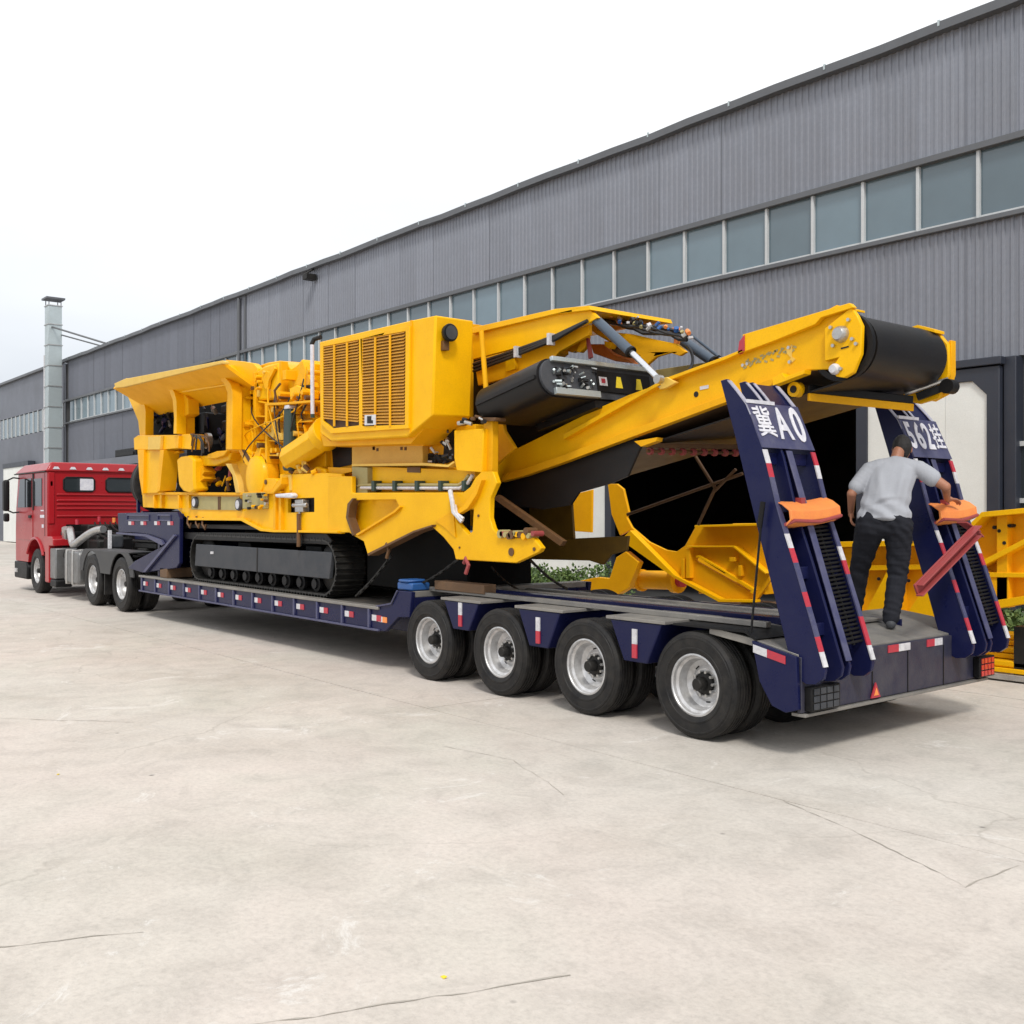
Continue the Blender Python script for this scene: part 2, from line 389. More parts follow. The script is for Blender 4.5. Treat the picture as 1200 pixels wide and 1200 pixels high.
def crack(pts, wd, seed):
    """a jagged open crack line with broken edges, lying in the slabs"""
    rc_ = random.Random(seed); P = [Vector((a, b, 0)) for a, b in pts]; Q = []
    for a, b in zip(P[:-1], P[1:]):
        n = max(3, int((b-a).length/.07)); s = (b-a).normalized(); s = Vector((-s.y, s.x, 0)); o_ = 0
        for i in range(n):
            o_ = o_*.8+rc_.uniform(-.011,.011); Q.append((a.lerp(b, i/n)+s*o_, s, wd*rc_.choice((.25,.5,.8,1,1.5,.3))))
    m = MB(); vs = []; fs = []
    for q, s, w_ in Q: vs += [q+s*w_*.35+Vector((0,0,.004)), q-s*w_*.35+Vector((0,0,.004))]
    for i in range(len(Q)-1): fs.append((2*i, 2*i+2, 2*i+3, 2*i+1))
    obj("crack", m.add(vs, fs), M_crack, yard, flat=True)
crack([(-4.4,6.0),(-3.6,5.72),(-2.77,5.36),(-2.75,6.0)], .012, 1)
crack([(-5.5,.55),(-5.17,1.2),(-4.92,1.83)], .012, 2)
crack([(-4.1,1.1),(-3.84,1.6),(-3.45,2.65),(-3.3,3.1)], .014, 3)
crack([(-11.4,2.1),(-10.4,3.0),(-9.9,3.5)], .012, 4)
crack([(-7.4,5.1),(-6.5,5.3),(-5.4,4.9)], .007, 5)
crack([(-9.0,3.9),(-8.7,4.9),(-8.95,6.0)], .006, 6)
far_ground = obj("field", MB().box(-900, -95.2, -500, 700, -.011, -.004), M_joint); struct(far_ground)
# small litter on the yard
for k, (px, py, mt, lab) in enumerate([(68, 908, M_yellab, "small yellow scrap of litter on the concrete at far left of the yard"),
                                       (520, 1146, M_yellab, "small yellow scrap of litter on the concrete at the bottom of the view")]):
    dd = CH*FP/(py-600); r = (px-600)/FP
    X, Y = dd*(FW[0]+RT[0]*r), dd*(FW[1]+RT[1]*r)
    m = MB().add([(X-.016,Y-.006,.004),(X+.012,Y-.01,.006),(X+.017,Y+.005,.012),(X-.01,Y+.008,.007),(X-.016,Y-.006,.001),(X+.012,Y-.01,.002),(X+.017,Y+.005,.008),(X-.01,Y+.008,.003)],
                 [(0,1,2,3),(4,7,6,5),(0,4,5,1),(1,5,6,2),(2,6,7,3),(3,7,4,0)])
    tag(obj("litter", m, mt), lab, "litter")

# ================================================================== FACTORY
YB = 17.56
Zr, ZWt, ZWb = 10.6, 8.22, 7.05
fac = thing("factory_building", (-27, YB, 0), "long grey corrugated factory hall with a band of high windows behind the trailer", "building")
XR, XL = 8.0, -61.9
def clad_panel(x0, x1, z0, z1, mat, ribs=6, rd=.022):
    m = MB(); wv = (x1-x0)/ribs; pr = [(x0, 0)]
    for k in range(ribs):
        b = x0+k*wv
        pr += [(b+.25*wv, 0), (b+.36*wv, -rd), (b+.64*wv, -rd), (b+.75*wv, 0)]
    pr += [(x1, 0)]
    vs = []; n = len(pr)
    for z in (z0, z1):
        for x, d in pr: vs.append((x, YB+d, z))
    m.add(vs, [(i, i+1, n+i+1, n+i) for i in range(n-1)])
    o = obj("cladding_panel", m, mat, fac, flat=True)
    return o
pw = .9
npan = int((XR-XL)/pw)
up0 = clad_panel(XR-pw, XR, ZWt+.12, Zr-.1, M_clad)
lo0 = clad_panel(XR-pw, XR, .35, ZWb-.09, M_clad)
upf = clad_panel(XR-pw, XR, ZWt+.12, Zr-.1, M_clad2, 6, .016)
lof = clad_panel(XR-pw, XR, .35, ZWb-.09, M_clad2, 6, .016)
mid0 = clad_panel(XR-pw, XR, 4.62, ZWb-.09, M_clad)
bay0 = clad_panel(XR-pw, XR, 3.2, ZWb-.09, M_clad)
# doorways in the wall: (x0, x1)
OX0, OX1, OZ = -17.9, -8.2, 4.50
for o in (up0, lo0, mid0, bay0, upf, lof): o["_t"] = 1
for k in range(npan):
    x1 = XR-k*pw; x0 = x1-pw
    j = random.uniform(-.006, .006)
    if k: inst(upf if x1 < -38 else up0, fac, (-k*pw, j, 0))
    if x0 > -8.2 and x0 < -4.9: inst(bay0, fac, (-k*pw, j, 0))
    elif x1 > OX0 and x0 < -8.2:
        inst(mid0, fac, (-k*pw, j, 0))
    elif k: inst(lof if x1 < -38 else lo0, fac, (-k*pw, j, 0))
bpy.data.objects.remove(mid0); bpy.data.objects.remove(bay0); bpy.data.objects.remove(upf); bpy.data.objects.remove(lof)
for o in fac.children:
    if "_t" in o: del o["_t"]
# windows
win = obj("window", MB().box(-.03, .03, -.07, .05, ZWb, ZWt), M_mull, fac, bevel=.006, local=True)
win.location = (0, 0, 0)
fr2 = obj("sill_bar", MB().box(-1.08, -.03, -.03, .03, ZWb, ZWb+.05), M_mull, win, local=True)
pane = obj("pane", MB().box(-1.08, -.03, 0, .012, ZWb+.05, ZWt), M_glass, win, local=True)
wx = -9.06*.9756
k0 = int((XR-wx)/1.11)
xw = wx+k0*1.11
first = True
while xw > XL+1.2:
    loc = (xw+27, random.uniform(-.004, .004), 0)
    if first: win.location = loc; first = False
    else: inst(win, fac, loc)
    xw -= 1.11
obj("window_head_flashing", MB().box(XL, XR, YB-.13, YB+.02, ZWt, ZWt+.12), M_trim, fac, bevel=.01)
obj("window_sill_flashing", MB().box(XL, XR, YB-.12, YB+.02, ZWb-.09, ZWb-.002), M_trim, fac, bevel=.01)
# eaves gutter, slightly sagging between brackets
m = MB(); n = 60
for k in range(n):
    a = XL+(XR-XL)*k/n; b = XL+(XR-XL)*(k+1)/n
    za = Zr+.014*math.sin(k*1.1)+.01*math.sin(k*2.7); zb = Zr+.014*math.sin((k+1)*1.1)+.01*math.sin((k+1)*2.7)
    m.add([(a,YB-.2,za-.13),(b,YB-.2,zb-.13),(b,YB+.1,zb-.13),(a,YB+.1,za-.13),(a,YB-.2,za+.03),(b,YB-.2,zb+.03),(b,YB+.1,zb+.03),(a,YB+.1,za+.03)],
          [(0,3,2,1),(4,5,6,7),(0,1,5,4),(2,3,7,6)]+([(3,0,4,7)] if k == 0 else [])+([(1,2,6,5)] if k == n-1 else []))
obj("gutter", m, M_trim, fac)
m = MB()
for k in range(n//2):
    x = XL+(XR-XL)*(k+.5)/(n//2); m.box(x-.02, x+.02, YB-.21, YB-.17, Zr-.05, Zr+.055)
o = obj("gutter_bracket", m, M_galv, fac); o["kind"] = "stuff"
obj("roof", MB().add([(XL,YB+.1,Zr-.04),(XR,YB+.1,Zr-.04),(XR,YB+16,Zr+1.2),(XL,YB+16,Zr+1.2),(XL,YB+32,Zr-.04),(XR,YB+32,Zr-.04),
                      (XL,YB+.1,Zr-.2),(XR,YB+.1,Zr-.2),(XR,YB+32,Zr-.2),(XL,YB+32,Zr-.2)],
                     [(0,1,2,3),(3,2,5,4),(0,3,4,9,6),(1,7,8,5,2),(6,9,8,7),(0,6,7,1),(4,5,8,9)]), M_clad2, fac)
obj("end_wall", MB().box(XR, XR+.15, YB+.01, YB+32, 0, Zr-.2).box(XL-.15, XL, YB+.01, YB+32, 0, Zr-.2).box(XL, XR, YB+31.8, YB+32, 0, Zr-.2), M_clad2, fac)
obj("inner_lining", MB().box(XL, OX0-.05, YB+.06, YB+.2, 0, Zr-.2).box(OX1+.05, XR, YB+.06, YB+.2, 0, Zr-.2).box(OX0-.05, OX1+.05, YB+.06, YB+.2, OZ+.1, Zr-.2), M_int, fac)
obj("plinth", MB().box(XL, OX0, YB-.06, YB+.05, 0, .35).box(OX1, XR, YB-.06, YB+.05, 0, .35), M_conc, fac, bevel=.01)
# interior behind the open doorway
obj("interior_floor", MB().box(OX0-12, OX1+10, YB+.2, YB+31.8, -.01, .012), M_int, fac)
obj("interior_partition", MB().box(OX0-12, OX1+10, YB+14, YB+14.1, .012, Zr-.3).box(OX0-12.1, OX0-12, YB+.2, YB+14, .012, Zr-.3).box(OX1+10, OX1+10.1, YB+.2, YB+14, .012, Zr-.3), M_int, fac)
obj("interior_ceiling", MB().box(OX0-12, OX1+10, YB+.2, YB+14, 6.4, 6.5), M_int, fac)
# sliding doors, white leaves in dark frames
def sliding_door(x0, x1, z1, labeltext=None, ch=.25):
    d = obj("sliding_door", MB().pY([(x0,.05),(x1,.05),(x1,z1),(x0,z1)], YB-.30, .14,
                                   [[(x0+.22,.28),(x1-.22,.28),(x1-.22,z1-.22-ch),(x1-.22-ch,z1-.22),(x0+.22,z1-.22)]]), M_frame, fac, bevel=.01)
    wdt = (x1-x0-.44)/3
    for k in range(3):
        a = x0+.22+k*wdt; b = a+wdt
        if k == 2: ol = [(a+.003,.28),(b,.28),(b,z1-.22-ch),(b-ch,z1-.22),(a+.003,z1-.22)]
        else: ol = [(a+.003,.28),(b-.003,.28),(b-.003,z1-.22),(a+.003,z1-.22)]
        obj("door_panel", MB().pY(ol, YB-.255, .05), M_white, d, bevel=.004)
    return d
d1 = sliding_door(-11.05, -8.35, 4.45); d1["label"] = "white right-hand door leaf in a dark frame"
d2 = sliding_door(-21.9, -17.55, 4.45); d2["label"] = "white left-hand door leaf"
obj("door_rail", MB().box(-22.5, -8.3, YB-.36, YB-.02, 4.47, 4.60), M_frame, fac, bevel=.01)
obj("door_post", MB().box(-8.33, -8.12, YB-.20, YB+.1, 0, 4.60), M_frame, fac, bevel=.01)
# side window bay right of the door (dark glazing with a pale rail)
obj("glazed_bay", MB().box(-8.12, -4.7, YB-.02, YB+.03, .36, 3.2), M_cglass, fac)
for z in (1.1, 2.15, 3.1): obj("glazing_rail", MB().box(-8.12, -4.7, YB-.07, YB-.025, z, z+.08), M_mull, fac)
obj("downpipe", MB().cyl((-38.5,YB-.12,.1), (-38.5,YB-.12,Zr-.2), .07, 10), M_trim, fac)
obj("wall_seam", MB().box(-38.2, -38.05, YB-.05, YB-.038, .35, Zr-.13), M_trim, fac)
obj("wall_lamp", MB().box(-32.6, -32.3, YB-.45, YB-.06, Zr-.55, Zr-.35).cyl((-32.45,YB-.4,Zr-.35), (-32.45,YB-.1,Zr-.15), .03, 8), M_dark, fac, bevel=.02)
# left, older hall beyond the duct
XL2 = -96.0; X2 = XL-1.4
hall = thing("factory_hall", (-80, YB, 0), "darker grey factory hall at far left beyond the silver duct", "building")
m = MB(); m.box(XL2, X2, YB+.3, YB+25, 0, ZWb-.1)
m.box(XL2, X2, YB+.3, YB+25, ZWt+.1, Zr+.05)
obj("wall", m, M_clad2, hall)
obj("window_core", MB().box(XL2, X2, YB+.5, YB+24.8, ZWb-.1, ZWt+.1), M_int, hall)
x = X2-.1
wn = obj("window", MB().box(-1.0, -.06, .34, .38, ZWb-.05, ZWt+.05), M_glass, hall, local=True)
wm = obj("mullion", MB().box(-.06, 0, .28, .40, ZWb-.1, ZWt+.1), M_mull, wn, local=True)
wn.location = (x+80, 0, 0)
for k in range(1, 33): inst(wn, hall, (x-k*1.06+80, 0, 0))
obj("eaves_trim", MB().box(XL2, X2+.1, YB+.1, YB+.35, Zr+.05, Zr+.2), M_trim, hall)
obj("sliding_door", MB().box(-75.5, -69.6, YB-.1, YB+.2, .05, 4.9), M_white, hall, bevel=.02)
obj("door_frame", MB().box(-69.6, -69.2, YB-.15, YB+.25, 0, 5.2).box(-75.5, -69.6, YB-.15, YB+.25, 4.9, 5.2), M_frame, hall)
# link wall between the halls
obj("link_wall", MB().box(X2, XL-.15, YB+1.2, YB+3, 0, Zr-.2), M_clad2, hall)
# silver duct
duct = thing("exhaust_duct", (-61.5, YB-.7, 0), "tall galvanised exhaust duct with a flat cap rising past the factory eaves", "duct")
DX, DY, DZ = -61.5, YB-.75, 13.95
zz = 1.0
while zz < DZ-.4:
    z2 = min(zz+1.15, DZ-.4)
    obj("duct_section", MB().box(DX-.36, DX+.36, DY-.36, DY+.36, zz, z2-.05), M_galv, duct, bevel=.01)
    obj("duct_flange", MB().box(DX-.40, DX+.40, DY-.40, DY+.40, z2-.05, z2), M_steel, duct)
    zz = z2
obj("cap", MB().box(DX-.50, DX+.50, DY-.50, DY+.50, DZ-.08, DZ+.02).add([(DX-.50,DY-.50,DZ+.02),(DX+.50,DY-.50,DZ+.02),(DX+.50,DY+.50,DZ+.02),(DX-.50,DY+.50,DZ+.02),(DX,DY,DZ+.12)],[(0,1,4),(1,2,4),(2,3,4),(3,0,4),(0,3,2,1)]), M_trim, duct)
obj("cap_legs", MB().box(DX-.34,DX-.3,DY-.34,DY-.3,DZ-.45,DZ-.12).box(DX+.3,DX+.34,DY-.34,DY-.3,DZ-.45,DZ-.12).box(DX-.34,DX-.3,DY+.3,DY+.34,DZ-.45,DZ-.12).box(DX+.3,DX+.34,DY+.3,DY+.34,DZ-.45,DZ-.12), M_trim, duct)
obj("stay", MB().cyl((DX, DY-.2, 12.4), (-54.5, YB-.15, Zr+.05), .05, 8), M_trim, duct)
obj("stay", MB().cyl((DX, DY+.3, 12.0), (-55.8, YB+.3, Zr+.05), .04, 8), M_trim, duct)
obj("plinth_box", MB().box(DX-.6, DX+.6, DY-.6, DY+.6, 0, 1.0), M_dark, duct, bevel=.02)
obj("ladder_strip", MB().box(DX-.46, DX-.37, DY-.40, DY-.34, 1.0, 10.8), M_whr, duct)
# canopy and black box beside it
can = thing("door_canopy", (-47, YB-1, 3.4), "dark grey canopy over a doorway behind the red cab", "canopy")
obj("canopy_roof", MB().pX([(YB-.06,4.55),(YB-.06,4.75),(YB-2.2,4.35),(YB-2.2,4.2)], -56, 12.5), M_trim, can, bevel=.01)
obj("fascia", MB().box(-56, -43.5, YB-2.26, YB-2.2, 4.05, 4.4), M_clad2, can)
for xx in (-55.5, -50, -44): obj("post", MB().box(xx-.08, xx+.08, YB-2.15, YB-2.0, 0, 4.2), M_trim, can)
bbx = thing("vent_housing", (-49, YB-1, 3), "black square vent housing mounted on the grey wall above the red cab roof", "vent")
obj("housing", MB().box(-50.4, -47.6, YB-1.0, YB-.05, 3.35, 4.95), M_black, bbx, bevel=.03)
for k in range(5): obj("louvre", MB().box(-50.2, -47.8, YB-1.05, YB-1.0, 3.55+k*.27, 3.7+k*.27), M_dark, bbx)
# ================================================================== PLANTING
def leaf_cloud(n, boxes, size, seed):
    rd = random.Random(seed); vs = []; fs = []
    for i in range(n):
        bx = rd.choice(boxes)
        cx, cy, cz, rx, ry, rz = bx
        while True:
            a, b, c = rd.uniform(-1,1), rd.uniform(-1,1), rd.uniform(-1,1)
            q = a*a+b*b+c*c
            if .25 < q < 1: break
        p = Vector((cx+a*rx, cy+b*ry, cz+c*rz))
        d = Vector((rd.uniform(-1,1), rd.uniform(-1,1), rd.uniform(-.2,1))).normalized(); e = d.orthogonal().normalized()
        s = size*rd.uniform(.6,1.3)
        k = len(vs)
        vs += [p, p+d*s*.5+e*s*.28, p+d*s, p+d*s*.5-e*s*.28]; fs.append((k,k+1,k+2,k+3))
    return MB().add(vs, fs)
def shrub(x, y, rx, h, label, group, seed, n=1400, size=.09, z=0):
    t = thing("shrub", (x, y, z), label, "shrub", group)
    rd = random.Random(seed)
    bl = [(x+rd.uniform(-rx,rx)*.6, y+rd.uniform(-.3,.3), z+h*rd.uniform(.35,.68), rx*rd.uniform(.4,.6), .4, h*rd.uniform(.28,.4)) for _ in range(7)]
    obj("foliage", leaf_cloud(n, bl, size, seed), M_leaf, t, flat=True)
    m = MB()
    for k in range(5):
        m.tube([(x+rd.uniform(-.1,.1), y, z), (x+rd.uniform(-rx,rx)*.5, y+rd.uniform(-.2,.2), z+h*.5)], .012, 5)
    obj("stem", m, M_wood, t)
k = 0
ORD = ["leftmost", "second from left", "third from left", "third from right", "second from right", "rightmost"]
for px in (565, 590, 618, 646, 672, 698):
    p = atY(px, 690, 15.2); k += 1
    shrub(p[0], 15.2+random.uniform(-.2,.2), .62, random.uniform(.75,.95), "leafy green shrub, %s of six in the low hedge before the white door" % ORD[k-1], "shrubs in the low hedge before the white door", 20+k, z=0)
for px in (1150, 1185, 1225):
    p = atY(px, 740, 14.2); k += 1
    shrub(p[0], 14.3, .7, .75, "dark green shrub, %s of three beneath the yellow frame at right" % ["leftmost", "middle", "rightmost"][k-7], "shrubs beneath the right yellow frame", 30+k, z=0)
struct(obj("planting_bed", MB().box(-20, -12, 14.5, 15.9, -.02, .06), M_joint))
# bushes at the far left horizon
for i, (x, y) in enumerate([(-84, 13.5), (-88, 12.4), (-95, 14.0), (-101, 11), (-108, 12.6), (-115, 9.5)]):
    shrub(x, y, 2.6, 1.9, "distant green bush at the far left edge, %s along the row" % ["nearest", "second nearest", "third nearest", "third farthest", "second farthest", "farthest"][i], "distant bushes beyond the cab", 50+i, n=900, size=.28)
fen = thing("mesh_fence", (-100, 15.6, 0), "thin pale fence panel at the far left edge behind the bushes", "fence")
obj("rail", MB().box(-130, -96, 15.55, 15.6, 2.4, 2.46).box(-130, -96, 15.55, 15.6, 1.0, 1.06), M_galv, fen)
for k in range(14): obj("post", MB().box(-130+k*2.55, -129.94+k*2.55, 15.55, 15.61, 0, 2.5), M_galv, fen)

# ================================================================== YELLOW MACHINERY STANDING BEHIND THE TRAILER
YM = 12.0
m2 = thing("crusher_chassis", (-10.5, YM, 0), "yellow crusher chassis with curved arms standing behind the trailer deck", "machine frame")
S5 = dict(sc=4.0, ox=640, oy=560)
obj("curved_arm", MB().traced([(288,28),(330,28),(360,52),(385,160),(375,185),(400,232),(480,300),(560,338),(610,346),(650,318),(700,228),(1005,220),(1010,300),(1050,480),(980,584),(808,582),(600,470),(350,292),(392,246),(345,270),(305,170)], YM, .05,
    holes=[[(705,372),(718,372),(970,528),(962,536),(700,388)]], **S5), M_yel2, m2, bevel=.006)
obj("pad_plate", MB().traced([(125,78),(215,55),(212,256),(135,250),(120,170)], YM+.3, .04, **S5), M_yel2, m2, bevel=.005)
obj("hooked_foot", MB().traced([(150,484),(235,466),(296,472),(328,372),(372,345),(432,395),(385,515),(340,545),(198,545),(186,508),(142,500)], YM-.1, .12, **S5), M_yel2, m2, bevel=.008)
obj("arm_lip", MB().traced([(350,292),(392,246),(600,455),(815,568),(980,572),(980,584),(808,582),(600,470)], YM-.13, .12, **S5), M_yel, m2, bevel=.004)
obj("top_flange", MB().traced([(695,222),(1005,213),(1005,224),(695,232)], YM-.22, .3, **S5), M_yel, m2, bevel=.004)
obj("mid_flange", MB().traced([(660,318),(880,318),(1030,446),(1026,452),(875,325),(660,326)], YM-.12, .14, **S5), M_yel, m2, bevel=.004)
for px in ((632,380,645,470), (858,372,884,392), (655,330,672,470), (900,410,912,460)):
    obj("stiffener", MB().traced([(px[0],px[1]),(px[2],px[1]),(px[2],px[3]),(px[0],px[3])], YM-.09, .1, **S5), M_yel2, m2, bevel=.004)
obj("slot_edge", MB().traced([(700,365),(718,362),(978,524),(965,545),(955,535),(962,528),(715,374),(704,376)], YM-.06, .06, **S5), M_yel, m2, bevel=.003)
p, q = atY(738, 679, YM+.35), atY(790, 680, YM+.35)
obj("drive_cylinder", MB().cyl(p, q, .15, 18).cyl((q[0],q[1],q[2]), (q[0]+.1,q[1],q[2]), .2, 18).cyl((p[0]+.25,p[1],p[2]), (p[0]+.3,p[1],p[2]), .18, 18), M_yel2, m2)
obj("red_cap", MB().cyl((q[0]+.1,q[1],q[2]), (q[0]+.2,q[1],q[2]), .1, 12), M_redr, m2)
obj("mirror_arm", MB().traced([(700,340),(1005,330),(1050,480),(980,584),(808,582),(600,470)], YM+1.9, .05, **S5), M_yel2, m2, bevel=.006)
for px, py in ((820,690),(890,690),(860,620)):
    p = atY(px, py, YM); obj("cross_member", MB().box(p[0]-.07, p[0]+.07, YM+.05, YM+1.9, p[2]-.08, p[2]+.08), M_yel2, m2, bevel=.008)
for px in (700, 860, 900):
    p = atY(px, 700, YM+.2); obj("support_block", MB().box(p[0]-.25, p[0]+.25, YM-.1, YM+.4, 0, atY(px, 700 if px < 800 else 706, YM)[2]-.02), M_wood, m2, bevel=.01)
p0, p1 = atY(822, 592, YM+.2), atY(835, 560, YM+.2)
# second chassis, right of it: panels seen behind the worker and right ramp
m3 = thing("ribbed_chassis", (-7.2, YM+.3, 0), "long yellow crusher frame with ribbed panels behind the worker and the right-hand ramp", "machine frame")
YF = YM+.3
def quad(px0, py0, px1, py1): return [(px0,py0),(px1,py0),(px1,py1),(px0,py1)]
obj("web_plate", MB().traced([(935,640),(1118,636),(1150,604),(1215,598),(1215,705),(1110,722),(1062,728),(935,735)], YF, .05), M_yel2, m3, bevel=.006)
obj("top_flange", MB().traced([(935,636),(1118,632),(1150,600),(1215,594),(1215,600),(1151,606),(1119,639),(935,642)], YF-.28, .34), M_yel, m3, bevel=.004)
obj("bottom_flange", MB().traced([(1100,714),(1215,696),(1215,705),(1104,724)], YF-.28, .34), M_yel, m3, bevel=.004)
obj("mid_flange", MB().traced([(940,664),(1105,661),(1120,670),(1215,672),(1215,677),(1117,676),(1103,667),(940,670)], YF-.16, .2), M_yel, m3, bevel=.004)
for a in (quad(990,642,1002,732), quad(1048,640,1056,728), quad(1168,604,1180,710), quad(1160,676,1182,712), quad(945,642,950,732)):
    obj("stiffener", MB().traced(a, YF-.14, .16), M_yel2, m3, bevel=.004)
obj("diagonal_brace", MB().traced([(1128,668),(1215,624),(1215,630),(1132,674)], YF-.2, .2), M_yel, m3, bevel=.004)
obj("diagonal_brace", MB().traced([(1006,732),(1040,668),(1058,668),(1024,732)], YF-.24, .1), M_yel, m3, bevel=.004)
obj("diagonal_brace", MB().traced([(1050,738),(1082,690),(1106,690),(1086,740)], YF-.34, .1), M_yel, m3, bevel=.004)
obj("curved_brace", MB().traced([(1124,640),(1132,636),(1138,660),(1160,672),(1160,678),(1132,668)], YF-.16, .14), M_yel2, m3, bevel=.003)
for px, py in ((1035,678),(1070,680),(962,670),(1188,616),(1176,622),(1182,636),(1170,618)):
    p = atY(px, py, YF-.03); obj("bolt_hole", MB().cyl((p[0],YF-.145,p[2]), (p[0],YF-.13 if px<1100 else YF-.02,p[2]), .022, 10), M_dark, m3)
obj("far_web", MB().traced([(935,640),(1118,636),(1150,604),(1215,598),(1215,705),(1110,722),(935,735)], YF+2.0, .05), M_yel2, m3)
for px in (960, 1080, 1200):
    p = atY(px, 735, YF); obj("support_stand", MB().box(p[0]-.12, p[0]+.12, YF, YF+.25, 0, p[2]), M_dark, m3)
    obj("cross_tube", MB().box(p[0]-.1, p[0]+.1, YF+.05, YF+2.0, 1.0, 1.2), M_yel2, m3)
# bright yellow steel sections lying low at the right edge
m4 = thing("steel_beam_stack", (-5.5, 12.6, 0), "bright yellow ribbed steel beams lying low on the ground at the right edge", "beams")
for k, (z0, z1, y0) in enumerate([(.10,.24,12.30),(.25,.38,12.45),(.39,.52,12.62)]):
    obj("beam", MB().box(-7.6, -1.5, y0, y0+.34, z0+.06, z1), M_yel, m4, bevel=.02)
    obj("beam_lip", MB().box(-7.6, -1.5, y0-.03, y0+.37, z0, z0+.055), M_yel, m4, bevel=.008)
obj("skid", MB().box(-7.8, -1.4, 12.22, 12.30, .02, .09).box(-7.8, -1.4, 12.95, 13.05, .0, .09), M_steel, m4, bevel=.01)

# ================================================================== TRAILER
YN, YFAR = 7.0, 10.0
tr_ = thing("lowbed_trailer", (-12.5, 8.5, 0), "dark navy four-axle lowbed semi-trailer with raised loading ramps carrying the yellow crusher", "trailer")
AX = [-6.10, -7.50, -8.87, -10.22]
DZK = 1.03
# wheels --------------------------------------------------------
def wheel_parts(parent_name, rt, wt, mat_r, rim_r, deep, side, dual, thing_root, cx, cz, ywheels, nuts=10):
    """ywheels: list of (outer y, sign) tyres; face sign -1 means its outer face looks to -Y"""
    pass
def tyre_mb(rt, rr, wd, grooves=4):
    h = wd/2
    prof = [(rr, -h*.72), (rr+.012, -h*.86), (rr+(rt-rr)*.22, -h*.97), (rr+(rt-rr)*.24, -h*1.02), (rr+(rt-rr)*.30, -h*1.02), (rr+(rt-rr)*.32, -h*.985), (rr+(rt-rr)*.52, -h*1.0), (rr+(rt-rr)*.68, -h*.99), (rr+(rt-rr)*.70, -h*1.02), (rr+(rt-rr)*.76, -h*1.01), (rr+(rt-rr)*.78, -h*.95), (rr+(rt-rr)*.85, -h*.93), (rt-.022, -h*.86), (rt-.006, -h*.76)]
    gp = []
    for g in range(grooves):
        c = -h*.76 + (g+1)*(2*h*.76)/(grooves+1)
        gp += [(rt+.0*g, c-.011), (rt-.012, c-.007), (rt-.012, c+.007), (rt, c+.011)]
    prof += gp + [(r, -o) for r, o in prof[::-1]]
    return MB().lathe(prof, 48, closed=True)
def rim_mb(rr, wd, inset):
    """open dish: lip at y=-wd/2, disc at inset"""
    h = wd/2
    return MB().lathe([(rr+.012, -h*.80), (rr-.006, -h*.84), (rr-.014, -h*.76), (rr-.018, -h*.5), (rr-.040, -h*.38), (rr-.044, -h*.1), (rr-.060, inset*.55), (rr-.085, inset-.01), (rr*.62, inset), (rr*.50, inset-.02), (rr*.28, inset-.02),
                       (rr*.28, inset+.01), (rr*.62, inset+.03), (rr-.05, inset+.03), (rr-.01, -h*.3), (rr+.004, h*.8)], 40)
def make_wheel(name, root, cx, yc, cz, rt, rr, wd, face, dish=True, hub=True, inset=.10, mrim=None, hubr=None):
    """one wheel: tyre part with rim, hub, bolts as its own parts; face=-1 looks toward the camera side"""
    ro = worg(root)
    wh = obj(name, tyre_mb(rt, rr, wd), M_rub, root, ang=30, local=True)
    wh.location = (cx-ro.x, yc-ro.y, cz-ro.z)
    if face < 0: fy = lambda v: v
    rm = rim_mb(rr, wd, inset)
    hb = MB().lathe([(.0, inset-.15), (.045, inset-.15), (.055, inset-.14), (.062, inset-.06), (.10, inset-.05), (.105, inset), (.0, inset)], 20)
    bt = MB(); hl = MB()
    for k in range(10):
        t = 2*math.pi*k/10; c, s_ = math.cos(t), math.sin(t)
        bt.cyl((c*rr*.40, inset-.065, s_*rr*.40), (c*rr*.40, inset-.02, s_*rr*.40), .014, 6)
    for k in range(5 if rr < .28 else 8):
        t = 2*math.pi*(k+.3)/(5 if rr < .28 else 8); c, s_ = math.cos(t), math.sin(t)
        hl.cyl((c*rr*.66, inset-.004, s_*rr*.66), (c*rr*.66, inset+.0005, s_*rr*.66), .028, 10)
    parts = [("rim", rm, mrim or M_rim)]
    if hub: parts += [("hub", hb, M_dark), ("wheel_nuts", bt, M_steel), ("hand_hole", hl, M_black)]
    for nm, mb, mt in parts:
        if face > 0: mb.v = [(x, -y, z) for x, y, z in mb.v]
        # inner wheel of a pair is turned round: shallow
        o_ = obj(nm, mb, mt, wh, ang=30, local=True)
        if nm in ("wheel_nuts", "hand_hole"): o_["kind"] = "stuff"
    return wh
ro = worg(tr_)
wo = make_wheel("wheel", tr_, AX[0], YN+.125, .475, .475, .27, .245, -1, inset=.07)
wi = make_wheel("inner_wheel", tr_, AX[0], YN+.43, .475, .475, .27, .245, -1, hub=False)
wo2 = make_wheel("wheel", tr_, AX[0], YFAR-.125, .475, .475, .27, .245, 1, inset=.07)
wi2 = make_wheel("inner_wheel", tr_, AX[0], YFAR-.43, .475, .475, .27, .245, 1, hub=False)
for ax in AX[1:]:
    for wsrc in (wo, wi, wo2, wi2):
        l0 = wsrc.location; c = inst(wsrc, tr_, (ax-ro.x, l0.y, l0.z))
        c.rotation_euler = (0, random.uniform(0, 6.28), 0)
for ax in AX:
    for yy in (8.28, 8.72): inst(wi, tr_, (ax-ro.x, yy-ro.y, wi.location.z))
wo.rotation_euler = (0, .6, 0)
